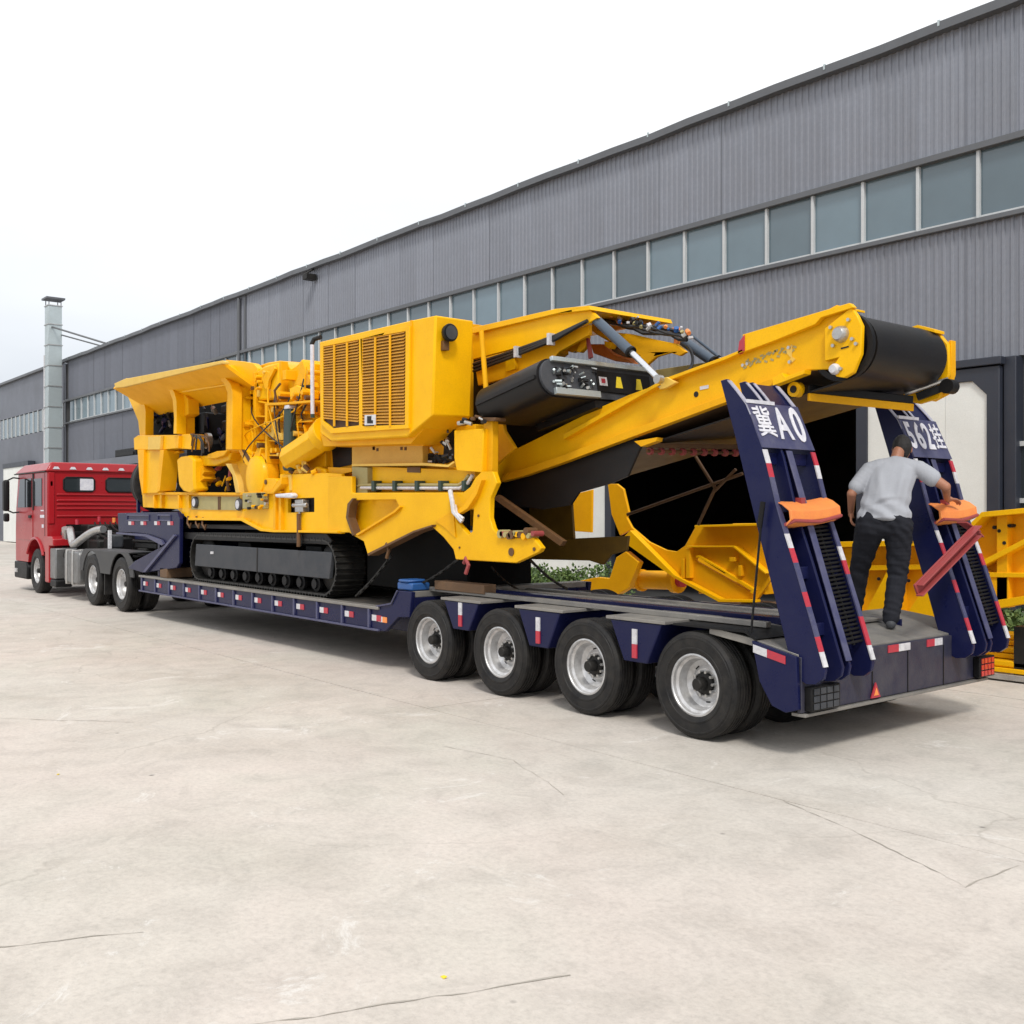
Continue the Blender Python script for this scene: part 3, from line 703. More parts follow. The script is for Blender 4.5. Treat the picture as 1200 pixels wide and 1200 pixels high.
for ax in AX:
    obj("axle", MB().cyl((ax, YN+.5, .475), (ax, YFAR-.5, .475), .075, 12), M_dark, tr_)
    for yy in (7.95, 9.05):
        obj("leaf_spring", MB().box(ax-.5, ax+.5, yy-.04, yy+.04, .53, .58).box(ax-.36, ax+.36, yy-.04, yy+.04, .49, .527).box(ax-.06, ax+.06, yy-.07, yy+.07, .40, .60), M_dark, tr_)
        obj("hanger_bracket", MB().box(ax+.6, ax+.72, yy-.06, yy+.06, .5, .73), M_navy, tr_)
# main beams and cross members over the axles --------------------
for yy, w_ in ((7.80, .14), (9.06, .14)):
    zo = 0 if yy < 8 else -.10
    obj("main_beam", MB().box(-10.72, -5.35 if zo == 0 else -5.98, yy, yy+w_, DZK-.05+zo, DZK+.015+zo).box(-10.72, -5.35, yy+.05, yy+.075, DZK-.36, DZK-.05).box(-10.72, -5.35, yy, yy+w_, DZK-.39, DZK-.36), M_navy, tr_, bevel=.004)
for k in range(9):
    x = -10.6+k*.62; obj("cross_member", MB().box(x, x+.08, 7.95, 9.05, DZK-.22, DZK-.09), M_navy, tr_, bevel=.004)
M_deckst = paint("worn_deck_steel", (.20, .19, .18), .5, metal=.3, dirt=.7, dirtcol=(.34, .32, .28), scale=3.5, bump=.12)
# central deck spine plates
for (x0, x1, y0, y1) in ((-10.70,-9.55,7.95,9.05), (-9.5,-8.2,8.2,8.8), (-8.1,-6.9,8.2,8.8), (-6.75,-5.5,7.95,9.05)):
    obj("deck_plate", MB().box(x0, x1, y0, y1, DZK-.07, DZK-.045), M_deckst, tr_, bevel=.003)
for (xa, ya, xb, yb) in ((-10.6,7.25,-6.0,7.75), (-9.0,7.75,-5.5,7.25)): pass
# outrigger boxes between the wheels, with top plates and tape
mids = [(AX[i]+AX[i+1])/2 for i in range(3)]
for side in (0, 1):
    DZs = DZK if side == 0 else DZK-.12
    for i, mx in enumerate(mids):
        y0, y1 = (YN+.0, 7.80) if side == 0 else (9.20, YFAR)
        tw, bw, zb = .33, .15, (.60 if i < 2 else .66)
        ob = obj("outrigger", MB().pY([(mx-bw,zb),(mx+bw,zb),(mx+tw,DZs-.052),(mx-tw,DZs-.052)], y0 if side == 0 else y0, y1-y0-.002), M_navy, tr_, bevel=.012)
        obj("top_plate", MB().box(mx-.38, mx+.38, y0-.01, y1, DZs-.05, DZs-.02), M_deckst, ob, bevel=.004)
        if side == 0:
            for z0, z1, mt in ((zb+.04, zb+.17, M_redr), (zb+.17, zb+.31, M_whr)):
                obj("reflective_strip", MB().box(mx-.03, mx+.03, y0-.014, y0-.0005, z0, z1), mt, ob)
# long pale rub rails lying across the outriggers (edge of the deck frame)
obj("deck_rail", MB().beam((-10.65, 7.35, DZK+.02), (-5.55, 7.35, DZK-.0), .07, .05), M_deckst, tr_, bevel=.005)
obj("deck_strip", MB().beam((-10.4, 8.35, DZK-.03), (-6.0, 8.35, DZK-.03), .10, .03), M_deckst, tr_, bevel=.004)
obj("deck_strip", MB().beam((-10.4, 8.72, DZK-.035), (-6.0, 8.72, DZK-.035), .10, .03), M_deckst, tr_, bevel=.004)
obj("deck_floor", MB().box(-9.6, -6.2, 8.2, 10.0, DZK-.30, DZK-.25), M_navy, tr_, bevel=.01)
# mud-flap like hood strips over the last tyre
obj("mudguard", MB().prism([[(-5.44+.0,.93),(-5.55,.985),(-6.35,.985),(-6.35,1.0),(-5.54,1.0),(-5.42,.945)]], lambda a,b:(a,YN+.02,b), lambda a,b:(a,YN+.6,b)), M_black, tr_)
# rear section ---------------------------------------------------
side_ol = [(-5.46,.93),(-5.02,.84),(-5.0,.42),(-5.12,.38),(-5.26,.42),(-5.38,.60)]
for yy in (YN, YFAR-.04):
    sp_ = obj("rear_side_plate", MB().pY(side_ol, yy, .04), M_navy, tr_, bevel=.006)
    if yy == YN:
        for a, b, mt in ((-5.44,-5.30,M_whr), (-5.30,-5.12,M_redr)):
            za = .915-(a+5.46)*.2; zb = .915-(b+5.46)*.2
            obj("reflective_strip", MB().pY([(a,za-.075),(b,zb-.075),(b,zb-.01),(a,za-.01)], yy-.006, .0055), mt, sp_)
obj("rear_deck", MB().pY([(-5.95,1.0),(-5.5,.945),(-5.03,.855),(-5.03,.82),(-5.95,.94)], YN+.045, YFAR-YN-.09), M_deckst, tr_, bevel=.004)
bump = obj("rear_bumper", MB().box(-5.045, -5.0, YN+.045, YFAR+.06, .385, .838), M_navd, tr_, bevel=.008)
obj("bottom_lip", MB().box(-5.10, -4.97, YN+.05, YFAR+.05, .355, .382), M_deckst, bump, bevel=.004)
for y_ in (8.05, 8.62, 9.24): obj("joint_seam", MB().box(-4.9995, -4.995, y_, y_+.012, .39, .76), M_black, bump)
for (a, b, mt) in ((7.90,8.06,M_whr),(8.30,8.47,M_redr),(8.47,8.66,M_whr),(8.95,9.08,M_redr),(9.08,9.22,M_whr)):
    obj("reflective_strip", MB().box(-4.9992, -4.992, a, b, .765, .83), mt, bump)
# tail lamps
for y0, lit in ((7.08, False), (9.80, True)):
    tl = obj("tail_lamp", MB().box(-4.999, -4.93, y0, y0+.40 if not lit else y0+.30, .40, .60), M_black, tr_, bevel=.01)
    nW = 4
    for r_ in range(3):
        for c_ in range(nW):
            wd = (.40 if not lit else .30)-.04
            a = y0+.02+c_*wd/nW
            obj("lens" if lit else "guard_cell", MB().box(-4.93, -4.922, a+.008, a+wd/nW-.008, .415+r_*.06, .465+r_*.06), M_lens if lit else M_grey, tl, bevel=.003)
tri = obj("triangle_reflector", MB().pX([(8.02,.40),(8.16,.40),(8.09,.53)], -4.994, .012), M_redr, tr_)
obj("inner_triangle", MB().pX([(8.055,.42),(8.125,.42),(8.09,.485)], -4.981, .004), M_org, tri)
# hinge brackets
for yy in (7.10, 7.42, 7.74, 9.45, 9.77, 10.05):
    obj("hinge_lug", MB().cyl((-5.12,yy,.74), (-5.12,yy+.04,.74), .11, 18).box(-5.2,-5.05,yy,yy+.04,.62,.74), M_navy, tr_, bevel=.004)
obj("hinge_pin", MB().cyl((-5.12,7.05,.74), (-5.12,7.82,.74), .035, 12), M_steel, tr_)
obj("hinge_pin", MB().cyl((-5.12,9.4,.74), (-5.12,10.12,.74), .035, 12), M_steel, tr_)
# ramps ------------------------------------------------------------
def rampXZ(pts, Y=7.05): return [(lambda w_: (w_[0], w_[2]))(atY(a, b, Y)) for a, b in pts]
plate_ol = rampXZ([(844,446),(851,444),(862,458),(874,474),(881,490),(896,534),(911,599),(930,660),(948,722),(966,786),(964,796),(956,802),(944,802),(930,792),(926,776),(905,690),(880,590),(862,515)])
def edge_pts(z):    # outer (+X) edge of a ramp plate at height z
    P = plate_ol[3:10]
    if z > P[0][1]: return P[0][0]+(z-P[0][1])*(P[1][0]-P[0][0])/(P[1][1]-P[0][1])
    for i in range(len(P)-1):
        (xa, za), (xb, zb) = P[i], P[i+1]
        if zb <= z <= za: t = (z-za)/(zb-za); return xa+(xb-xa)*t
    return P[-1][0]
def make_ramp(dy, chars, plates_tape=True):
    r = obj("loading_ramp", MB().cyl((-5.16, 7.06+dy, .76), (-5.16, 7.78+dy, .76), .075, 16), M_navy, tr_)
    ys = [7.05, 7.30, 7.40, 7.72]
    for k, yy in enumerate(ys):
        sp = obj("side_plate", MB().pY(plate_ol, yy+dy, .045 if k in (0, 3) else .03), M_navy if k in (0,) else M_navy, r, bevel=.006)
        # worn pale top lip
    for k, (yy, t) in enumerate(((7.05,.045),(7.30,.03),(7.40,.03),(7.72,.045))):
        p = rampXZ([(852,446),(862,458),(874,474),(879,486)])
        q = [(a+.008, b+.003) for a, b in p]
        obj("worn_edge", MB().pY(p+q[::-1], yy+dy-.003, t+.006), M_lip, r)
    # edge flanges carrying tape
    for k, yy in enumerate((7.045, 7.715)):
        z = 2.62 if k == 0 else 2.62; seg = 0; n = 15
        zs = [2.52-i*(2.52-.78)/n for i in range(n+1)]
        pat = "wrnnnnwrnnrnnrw" if k == 0 else "rwnnrnnwrnnnrrw"
        for i in range(n):
            zt, zb = zs[i], zs[i+1]
            mt = {'w': M_whr, 'r': M_redr, 'n': M_navyp}[pat[i]]
            obj("edge_strip", MB().prism([[(edge_pts(zt)-.001, zt), (edge_pts(zb)-.001, zb), (edge_pts(zb)+.012, zb), (edge_pts(zt)+.012, zt)]],
                                  lambda a, b: (a, yy+dy, b), lambda a, b: (a, yy+dy+.055, b)), mt, r)
    obj("inner_flange", MB().prism([[(edge_pts(2.52), 2.52), (edge_pts(.8), .8), (edge_pts(.8)+.012, .8), (edge_pts(2.52)+.012, 2.52)]], lambda a, b: (a, 7.36+dy, b), lambda a, b: (a, 7.44+dy, b)), M_navyp, r, bevel=.003)
    # number board at the tip
    zt, zb = 2.93, 2.535
    xt, xb = edge_pts(2.93)+.016, edge_pts(zb)+.018
    bd = obj("number_board", MB().add([(xt,7.05+dy,zt),(xb,7.05+dy,zb),(xb,7.77+dy,zb),(xt,7.77+dy,zt),(xt-.02,7.05+dy,zt),(xb-.02,7.05+dy,zb),(xb-.02,7.77+dy,zb),(xt-.02,7.77+dy,zt)],
                             [(0,1,2,3),(4,7,6,5),(0,4,5,1),(1,5,6,2),(2,6,7,3),(3,7,4,0)]), M_navyp, r, bevel=.003)
    up = Vector((xt-xb, 0, zt-zb)).normalized(); rt_ = Vector((0,1,0)); nrm = rt_.cross(up)
    for s, yc, size, sx in chars:
        c = Vector(((xt+xb)/2, yc+dy, (zt+zb)/2+.01)) + nrm*.002
        M = Matrix(((rt_.x, up.x, nrm.x, c.x), (rt_.y, up.y, nrm.y, c.y), (rt_.z, up.z, nrm.z, c.z), (0,0,0,1))) @ Matrix.Diagonal((sx, 1, 1, 1))
        o = text_part(s, size, M_whs, bd, M, .003, "lettering", .010 if s.isascii() else .003)
    obj("board_top_edge", MB().beam((xt+.003,7.05+dy,zt+.005), (xt+.003,7.42+dy,zt+.005), .02, .03), M_whs, bd)
    tp_ = rampXZ([(850,446),(861,459),(872,474)])
    obj('tip_sheet', MB().pY(tp_+[(a-.012, b-.004) for a, b in tp_][::-1], 7.432+dy, .286), M_navy, r)
    # slanted struts between plates and rods of the climbing grid
    for z in (2.45, 1.95, 1.5, 1.05):
        x = edge_pts(z)-.10; obj("spacer", MB().box(x-.03, x+.03, 7.095+dy, 7.72+dy, z-.05, z+.05), M_navy, r, bevel=.004)
    n = 30
    g0 = None
    for k in range(n):
        z = 1.90-k*(1.90-.92)/(n-1); x = edge_pts(z)-.035
        if g0 is None:
            g0 = obj("rung", MB().cyl((x,7.43+dy,z), (x,7.72+dy,z+.012), .011, 8), M_black, r); gx, gz = x, z
        else: inst(g0, r, (x-gx, 0, z-gz))
    for yy in (7.50, 7.62):
        obj("rung_tie", MB().tube([(edge_pts(1.92)-.055, yy+dy, 1.92), (edge_pts(1.4)-.055, yy+dy, 1.4), (edge_pts(.9)-.055, yy+dy, .9)], .012, 6), M_dark, r)
    # back sheet behind the grid
    obj("back_sheet", MB().prism([[(edge_pts(2.0)-.17, 2.0), (edge_pts(.85)-.15, .85), (edge_pts(.85)-.165, .85), (edge_pts(2.0)-.185, 2.0)]], lambda a, b: (a, 7.10+dy, b), lambda a, b: (a, 7.72+dy, b)), M_navy, r)
    return r
ramp1 = make_ramp(0, [("冀", 7.185, .31, .78), ("A", 7.43, .42, .62), ("0", 7.645, .46, .66)])
ramp1["label"] = "left-hand ramp lettered with a character and A0"
ramp2 = make_ramp(2.35, [("5", 7.14, .40, .62), ("6", 7.30, .40, .66), ("2", 7.46, .40, .66), ("挂", 7.645, .30, .66)])
ramp2["label"] = "right-hand ramp numbered 562"
# gas strut / crank rod beside the near ramp
p, q = atY(893, 600, 6.99), atY(880, 742, 6.99)
obj("ramp_prop_rod", MB().cyl(p, q, .010, 8).cyl(atY(894,588,6.99), atY(890,618,6.99), .022, 10), M_black, tr_)
# low bed ----------------------------------------------------------
BX0, BX1, BZ = -19.85, -11.33, .80
for side, yy in ((0, YN), (1, YFAR-.05)):
    rl = obj("side_rail", MB().box(BX0, BX1, yy, yy+.05, .52, BZ-.04), M_navy, tr_, bevel=.004)
    obj("rail_cap", MB().box(BX0-.02, BX1+.05, yy-.03, yy+.12, BZ-.038, BZ), M_deckst, rl, bevel=.006)
    obj("rail_foot", MB().box(BX0-.02, BX1+.05, yy-.03, yy+.12, .49, .518), M_navyp, rl, bevel=.005)
    n = 12
    for k in range(n+1):
        x = BX0+.12+k*(BX1-BX0-.3)/n
        obj("rib", MB().box(x-.02, x+.02, yy-.028, yy-.001, .52, BZ-.04), M_navyp, rl, bevel=.003)
        if side == 0 and k < n+1:
            a = x+.04
            for j, mt in ((0, M_whr), (1, M_redr)):
                obj("reflective_strip", MB().box(a+.02+j*.11, a+.02+j*.11+.11, yy-.010, yy-.0008, .615, .69), mt, rl)
M_deckd = paint("dark_deck", (.05, .048, .045), .6, metal=.2, dirt=.7, dirtcol=(.15, .13, .11), scale=4, bump=.2)
for k in range(17):
    x = BX0+.05+k*.5; obj("deck_plank", MB().box(x, x+.485, YN+.13, YFAR-.13, BZ-.06, BZ-.012-random.uniform(0,.006)), M_deckd, tr_, bevel=.004)
obj("belly_frame", MB().box(BX0, BX1, 7.6, 7.75, .42, BZ-.065).box(BX0, BX1, 9.2, 9.35, .42, BZ-.065), M_navy, tr_, bevel=.006)
# rising transition to the axle frame
for yy in (YN, YFAR-.06):
    tp = obj("transition_plate", MB().pY([(-11.34,.50),(-11.15,.50),(-10.85,.70),(-10.60,.72),(-10.55,DZK),(-10.85,DZK),(-10.98,.86),(-11.34,.80)], yy, .06), M_navy, tr_, bevel=.008)
    if yy == YN:
        obj("reflective_strip", MB().box(-11.30,-11.2,yy-.008,yy-.0006,.61,.68), M_whr, tp); obj("reflective_strip", MB().box(-11.2,-11.10,yy-.008,yy-.0006,.61,.68), M_org, tp)
        obj("edge_bead", MB().tube([(-11.34,yy-.012,.80),(-10.99,yy-.012,.86),(-10.85,yy-.012,DZK)], .012, 6), M_navyp, tp)
obj("transition_floor", MB().pY([(-11.36,.72),(-11.36,.78),(-10.96,.83),(-10.83,DZK),(-10.60,DZK),(-10.60,DZK-.07),(-10.9,.75)], YN+.065, YFAR-YN-.13), M_deckst, tr_, bevel=.004)
obj("front_plate", MB().box(-10.66, -10.58, YN+.065, YFAR-.065, .55, DZK-.075), M_navy, tr_, bevel=.004)
# gooseneck
goose = lambda Y: [(lambda w_: (w_[0], w_[2]))(atY(a, b, Y)) for a, b in tr([(70,805),(350,800),(362,830),(360,1040),(345,1062),(190,1085),(118,1062),(150,1030),(298,950),(285,930),(215,905),(150,897),(75,895)], 4, 120, 400)]
for k, yy in enumerate((7.02, 9.90)):
    g = obj("gooseneck_plate", MB().pY(goose(7.02), yy, .07), M_navy, tr_, bevel=.012)
    if k == 0:
        gl = [(lambda w_: (w_[0], w_[2]))(atY(a, b, 7.02)) for a, b in tr([(200,1080),(345,905),(352,912),(212,1082)], 4, 120, 400)]
        obj("stiffener", MB().pY(gl, yy-.05, .049), M_navyp, g, bevel=.004)
        gl = [(lambda w_: (w_[0], w_[2]))(atY(a, b, 7.02)) for a, b in tr([(75,895),(215,905),(285,930),(298,950),(290,957),(210,915),(75,903)], 4, 120, 400)]
        obj("flange", MB().pY(gl, yy-.05, .049), M_navyp, g, bevel=.004)
        for i, cx in enumerate((135, 192, 256, 318)):
            a = atY(120+(cx-12)/4, 400+852/4, 7.02); b = atY(120+(cx+14)/4, 400+852/4, 7.02); mdl = (a[0]+b[0])/2
            obj("reflective_strip", MB().box(a[0], mdl, yy-.008, yy-.0006, a[2]-.035, a[2]+.035), M_whr, g)
            obj("reflective_strip", MB().box(mdl, b[0], yy-.008, yy-.0006, a[2]-.035, a[2]+.035), M_redr, g)
        for (x0_, x1_) in ((118, 220), (262, 320)):
            a = atY(120+x0_/4, 400+815/4, 7.02); b = atY(120+x1_/4, 400+835/4, 7.02)
            obj("recess_frame", MB().tube([(a[0],yy-.008,a[2]),(b[0],yy-.008,a[2]),(b[0],yy-.008,b[2]-.02),(a[0],yy-.008,b[2]-.02),(a[0],yy-.008,a[2])], .012, 5), M_navyp, g)
obj("gooseneck_deck", MB().box(-21.2, -18.0, 7.09, 9.90, 1.90, 1.97), M_navy, tr_, bevel=.01)
obj("neck_beam", MB().box(-22.9, -19.2, 7.95, 8.1, 1.40, 1.90).box(-22.9, -19.2, 8.9, 9.05, 1.40, 1.90).box(-22.9, -22.75, 8.1, 8.9, 1.4, 1.8), M_navy, tr_, bevel=.01)
obj("kingpin_plate", MB().box(-22.9, -21.5, 7.9, 9.1, 1.36, 1.395), M_dark, tr_, bevel=.004)
obj("neck_bulkhead", MB().box(-19.2, -19.1, 7.09, 9.90, .80, 1.90), M_navy, tr_, bevel=.006)
obj("hydraulic_cylinder", MB().cyl((-20.6,8.5,1.5), (-19.3,8.5,1.0), .09, 14), M_dark, tr_)
# crossed tie chains and load binders (gear on the trailer)
def chain(name, p, q, r, label, grp=None, sag=.03):
    P, Q = Vector(p), Vector(q); n = max(4, int((Q-P).length/.07)); m = MB()
    for i in range(n):
        a = P.lerp(Q, i/n); b = P.lerp(Q, (i+1)/n); s1 = -sag*math.sin(math.pi*i/n); s2 = -sag*math.sin(math.pi*(i+1)/n)
        a = a+Vector((0,0,s1)); b = b+Vector((0,0,s2)); d = (b-a)*.18
        m.beam(a-d, b+d, r*1.9 if i % 2 else r*.8, r*.8 if i % 2 else r*1.9)
    return tag(obj(name, m, M_dark), label, "chain", grp)
chain("tie_chain", atY(458,652,7.15), atY(418,698,7.08), .022, "black lashing chain running down beside the end of the crawler track")
chain("tie_chain", atY(536,656,7.3), atY(484,688,7.2), .016, "thin slanting lashing chain under the yellow tail plate")
chain("tie_chain", atY(622,657,7.3), atY(664,690,8.0), .016, "lashing chain running right from the tip of the yellow tail foot")
chain("tie_chain", atY(576,665,8.0), atY(606,690,8.6), .014, "lashing chain in front of the hedge below the tail foot")
# blue straps, timber
bl = tag(obj("folded_tarpaulin", MB().box(-10.95, -10.62, 7.05, 7.32, DZK+.005, DZK+.10).box(-10.9,-10.68,7.03,7.30,DZK+.102,DZK+.14), M_blue, bevel=.03), "small folded blue tarpaulin lying on the trailer above the first axle", "tarpaulin")
for i, (x0, x1, y0, y1, z0, z1, lab) in enumerate([(-10.5,-9.5,7.30,7.48,DZK+.017,DZK+.13,"reddish brown timber lying on the deck next to the blue tarpaulin"),
                                       (-18.9,-18.55,7.02,7.5,BZ,BZ+.18,"squat brown timber block at the front corner of the low bed")]):
    tag(obj("timber_block", MB().box(x0,x1,y0,y1,z0+.002,z1), M_wood, bevel=.01), lab, "timber")
# spare wheel standing on the gooseneck
sw = thing("spare_wheel", (-20.9, 7.75, 2.6), "black spare tyre standing between the red cab and the yellow hopper frame", "wheel")
o = obj("tyre", MB().lathe([(.30,-.10),(.36,-.145),(.47,-.15),(.565,-.12),(.585,-.08),(.575,-.02),(.575,.02),(.585,.08),(.565,.12),(.47,.15),(.36,.145),(.30,.10)], 48, 'X', (-20.9,7.78,2.57), closed=True), M_rub, sw, ang=30)
obj("rim", MB().lathe([(.30,-.10),(.28,-.05),(.22,.0),(.0,.0),(.0,.02),(.24,.03),(.30,.10)], 32, 'X', (-20.9,7.78,2.57)), M_rim, sw)
obj("carrier", MB().box(-20.95,-20.85,7.4,8.16,1.97,2.02).box(-20.93,-20.87,7.3,7.36,1.97,2.3), M_navy, sw)
# ================================================================== TRUCK TRACTOR
tk = thing("tractor_truck", (-25, 8.3, 0), "red flat-roofed tractor truck coupled to the front of the navy trailer", "truck")
TW0, TW1 = 7.05, 9.5
TR = .55
M_tank = paint("dull_aluminium", (.22, .225, .23), .35, metal=.6, dirt=.7, dirtcol=(.12,.11,.10), scale=6, bump=.06)
f1 = make_wheel("wheel", tk, -27.3, TW0+.16, TR, TR, .30, .30, -1, inset=.02, mrim=M_rim)
f2 = make_wheel("wheel", tk, -27.3, TW1-.16, TR, TR, .30, .30, 1, inset=.02)
for ax in (-22.95, -21.15):
    if ax == -22.95:
        r1 = make_wheel("wheel", tk, ax, TW0+.145, TR, TR, .30, .28, -1, inset=.10)
        r2 = make_wheel("inner_wheel", tk, ax, TW0+.50, TR, TR, .30, .28, -1, hub=False)
        r3 = make_wheel("wheel", tk, ax, TW1-.145, TR, TR, .30, .28, 1, inset=.10)
        r4 = make_wheel("inner_wheel", tk, ax, TW1-.50, TR, TR, .30, .28, 1, hub=False)
    else:
        for q in (r1, r2, r3, r4): c = inst(q, tk, (ax+25, q.location.y, q.location.z)); c.rotation_euler = (0, 1.1, 0)
    obj("axle", MB().cyl((ax, TW0+.6, TR), (ax, TW1-.6, TR), .09, 12).lathe([(.0,-.2),(.2,-.12),(.24,0),(.2,.12),(.0,.2)], 16, 'Y', (ax, 8.28, TR)), M_dark, tk)
obj("axle", MB().cyl((-27.3, TW0+.3, TR), (-27.3, TW1-.3, TR), .07, 12), M_dark, tk)
for yy in (7.85, 8.62): obj("frame_rail", MB().box(-28.9, -20.55, yy, yy+.08, .78, 1.05), M_black, tk, bevel=.006)
obj("fifth_wheel", MB().box(-22.9, -21.6, 7.95, 8.65, 1.22, 1.345).box(-22.6,-22.1,7.9,8.7,1.05,1.22), M_dark, tk, bevel=.02)
# rear mudguards: flat top, arched underside
M_fend = paint("mudguard_plastic", (.028, .029, .032), .5, dirt=.7, dirtcol=(.085,.082,.078), scale=5, bump=.1)
def arc(cx, r, a0, a1, n=10): return [(cx+r*math.cos(R(a0+(a1-a0)*i/n)), TR+r*math.sin(R(a0+(a1-a0)*i/n))) for i in range(n+1)]
ol = [(-23.75,.72),(-23.72,1.0),(-23.5,1.19),(-20.70,1.19),(-20.37,1.0),(-20.35,.72)] + arc(-21.15,.62,16,164)[0:] + arc(-22.95,.62,16,164)
for yy in (TW0-.01, TW1-.02):
    obj("mudguard", MB().pY(ol, yy, .03), M_fend, tk, bevel=.006)
obj("mudguard_top", MB().box(-23.5,-20.70,TW0+.02,TW0+.62,1.17,1.2).box(-23.5,-20.70,TW1-.62,TW1-.02,1.17,1.2), M_fend, tk, bevel=.006)
obj("mud_flap", MB().box(-22.19,-22.15,TW0+.02,TW0+.6,.28,1.16), M_rub, tk)
# cab -------------------------------------------------------------
CX0, CX1 = -29.2, -26.3       # front, rear
cab_side = [(CX1,1.72),(CX1,3.0),(CX0+.28,3.0),(CX0+.05,2.1),(CX0,1.55),(CX0+.02,.74),(-28.0,.74),(-27.95,.9)] + [(-27.3+.80*math.cos(R(a)), TR+.80*math.sin(R(a))) for a in (140,120,100,80,60,40)] + [(-26.35,1.0),(CX1,1.0)]
cab = obj("cab", MB().pY(cab_side, TW0, TW1-TW0), M_red, tk, bevel=.04)
obj("roof", MB().add([(CX1+.06,TW0-.04,2.98),(CX0+.02,TW0-.04,2.98),(CX0+.02,TW1+.04,2.98),(CX1+.06,TW1+.04,2.98),(CX1-.02,TW0+.10,3.20),(CX0+.45,TW0+.10,3.20),(CX0+.45,TW1-.10,3.20),(CX1-.02,TW1-.10,3.20)],
                     [(0,3,2,1),(4,5,6,7),(0,1,5,4),(1,2,6,5),(2,3,7,6),(3,0,4,7)]), M_red, cab, bevel=.035)
for k in range(6):
    y = TW0+.2+k*.385; obj("roof_mark", MB().pX([(y-.09,3.03),(y+.07,3.03),(y+.03,3.09),(y-.05,3.09)], CX1+.052, .01), M_whs, cab)
obj("marker_lamp", MB().box(CX1+.0,CX1+.03,TW0+.06,TW0+.12,2.62,2.74), M_whs, cab, bevel=.006)
obj("cab_underside", MB().box(CX1+.002,CX1+.05,7.48,TW1-.02,.95,1.70), M_shade, cab)
obj("cab_seam", MB().box(-26.52,-26.50,TW0-.004,TW0-.001,1.3,2.95), M_black, cab)
obj("visor_gutter", MB().tube([(CX1+.03,TW0-.05,2.97),(CX0+.1,TW0-.05,2.97)], .018, 6), M_black, cab)
# rear wall: windows, ribs
for (a, b) in ((7.42, 8.15), (8.42, 9.1)):
    wv = obj("rear_window", MB().pX([(a+.06,2.50),(b-.06,2.50),(b,2.56),(b,2.78),(b-.06,2.84),(a+.06,2.84),(a,2.78),(a,2.56)], CX1-.002, .012), M_cglass, cab)
    obj("window_seal", MB().tube([(CX1+.012,a+.06,2.50),(CX1+.012,b-.06,2.50),(CX1+.012,b,2.56),(CX1+.012,b,2.78),(CX1+.012,b-.06,2.84),(CX1+.012,a+.06,2.84),(CX1+.012,a,2.78),(CX1+.012,a,2.56),(CX1+.012,a+.06,2.50)], .018, 6), M_black, wv)
obj("seat_headrest", MB().box(CX1+.0102,CX1+.014,7.80,8.12,2.53,2.81), M_whs, cab, bevel=.0015)
for z in (1.88, 2.06, 2.16, 2.26, 2.40): obj("pressed_rib", MB().pX([(7.25,z),(9.3,z),(9.28,z+.045),(7.27,z+.045)], CX1-.001, .03), M_red, cab, bevel=.012)
obj("corner_panel", MB().box(CX1-.001,CX1+.03,TW0+.02,TW0+.16,1.72,2.95), M_red, cab, bevel=.012)
# side: door line, window, handle, step, mirror
sd = TW0-.012
dr = obj("door", MB().pY([(-27.55,1.30),(-27.55,2.9),(-28.75,2.9),(-29.0,2.05),(-29.05,1.30)], sd, .014), M_red, cab, bevel=.006)
obj("door_glass", MB().pY([(-27.62,2.12),(-27.62,2.84),(-28.68,2.84),(-28.92,2.12)], sd-.012, .0115), M_cglass, dr)
obj("glass_bar", MB().box(-28.2,-28.15,sd-.02,sd-.0125,2.12,2.84), M_black, dr)
obj("door_handle", MB().box(-27.85,-27.62,sd-.03,sd-.001,1.85,1.92), M_black, dr, bevel=.01)
obj("quarter_window", MB().pY([(-26.75,2.15),(-26.75,2.82),(-27.42,2.82),(-27.42,2.15)], sd, .0115), M_cglass, cab)
obj("window_surround", MB().pY([(-27.45,2.05),(-27.45,2.95),(-27.56,2.95),(-27.56,2.05)], sd-.004, .014), M_black, cab)
obj("side_decal", MB().box(-26.9,-26.55,sd+.006,sd+.0115,1.86,1.93).box(-26.75,-26.6,sd+.006,sd+.0115,1.62,1.7).box(-26.85,-26.6,sd+.006,sd+.0115,2.02,2.05), M_whs, cab)
obj("wheel_arch_trim", MB().tube([(-27.3+.81*math.cos(R(a)), TW0-.012, TR+.81*math.sin(R(a))) for a in range(150,20,-10)], .035, 6), M_red, cab)
obj("front_bumper", MB().pY([(CX0-.06,.30),(CX0-.06,.73),(-28.1,.73),(-28.0,.62),(-28.05,.30)], TW0-.02, TW1-TW0+.04), M_black, tk, bevel=.04)
obj("fog_lamp", MB().box(CX0+.1,CX0+.3,TW0-.05,TW0-.015,.45,.55), M_rim, tk)
obj("rear_wing", MB().pY([(-26.55,1.42),(-25.9,1.42),(-25.75,1.36),(-25.75,1.2),(-26.1,1.2),(-26.1,.32),(-26.42,.32),(-26.42,1.0)], TW0-.02, .45), M_red, tk, bevel=.02)
obj("windscreen", MB().add([(CX0+.04,TW0+.12,2.05),(CX0+.04,TW1-.12,2.05),(CX0+.27,TW1-.12,2.93),(CX0+.27,TW0+.12,2.93),(CX0+.02,TW0+.12,2.055),(CX0+.02,TW1-.12,2.055),(CX0+.245,TW1-.12,2.94),(CX0+.245,TW0+.12,2.94)],[(0,1,2,3),(4,7,6,5),(0,4,5,1),(1,5,6,2),(2,6,7,3),(3,7,4,0)]), M_cglass, cab)
mr = obj("mirror", MB().box(-28.95,-28.72,6.66,6.80,2.02,2.82), M_black, tk, bevel=.05)
obj("mirror_arm", MB().tube([(-28.83,6.75,2.80),(-28.83,6.9,2.88),(-28.8,7.06,2.86)], .02, 6), M_black, mr)
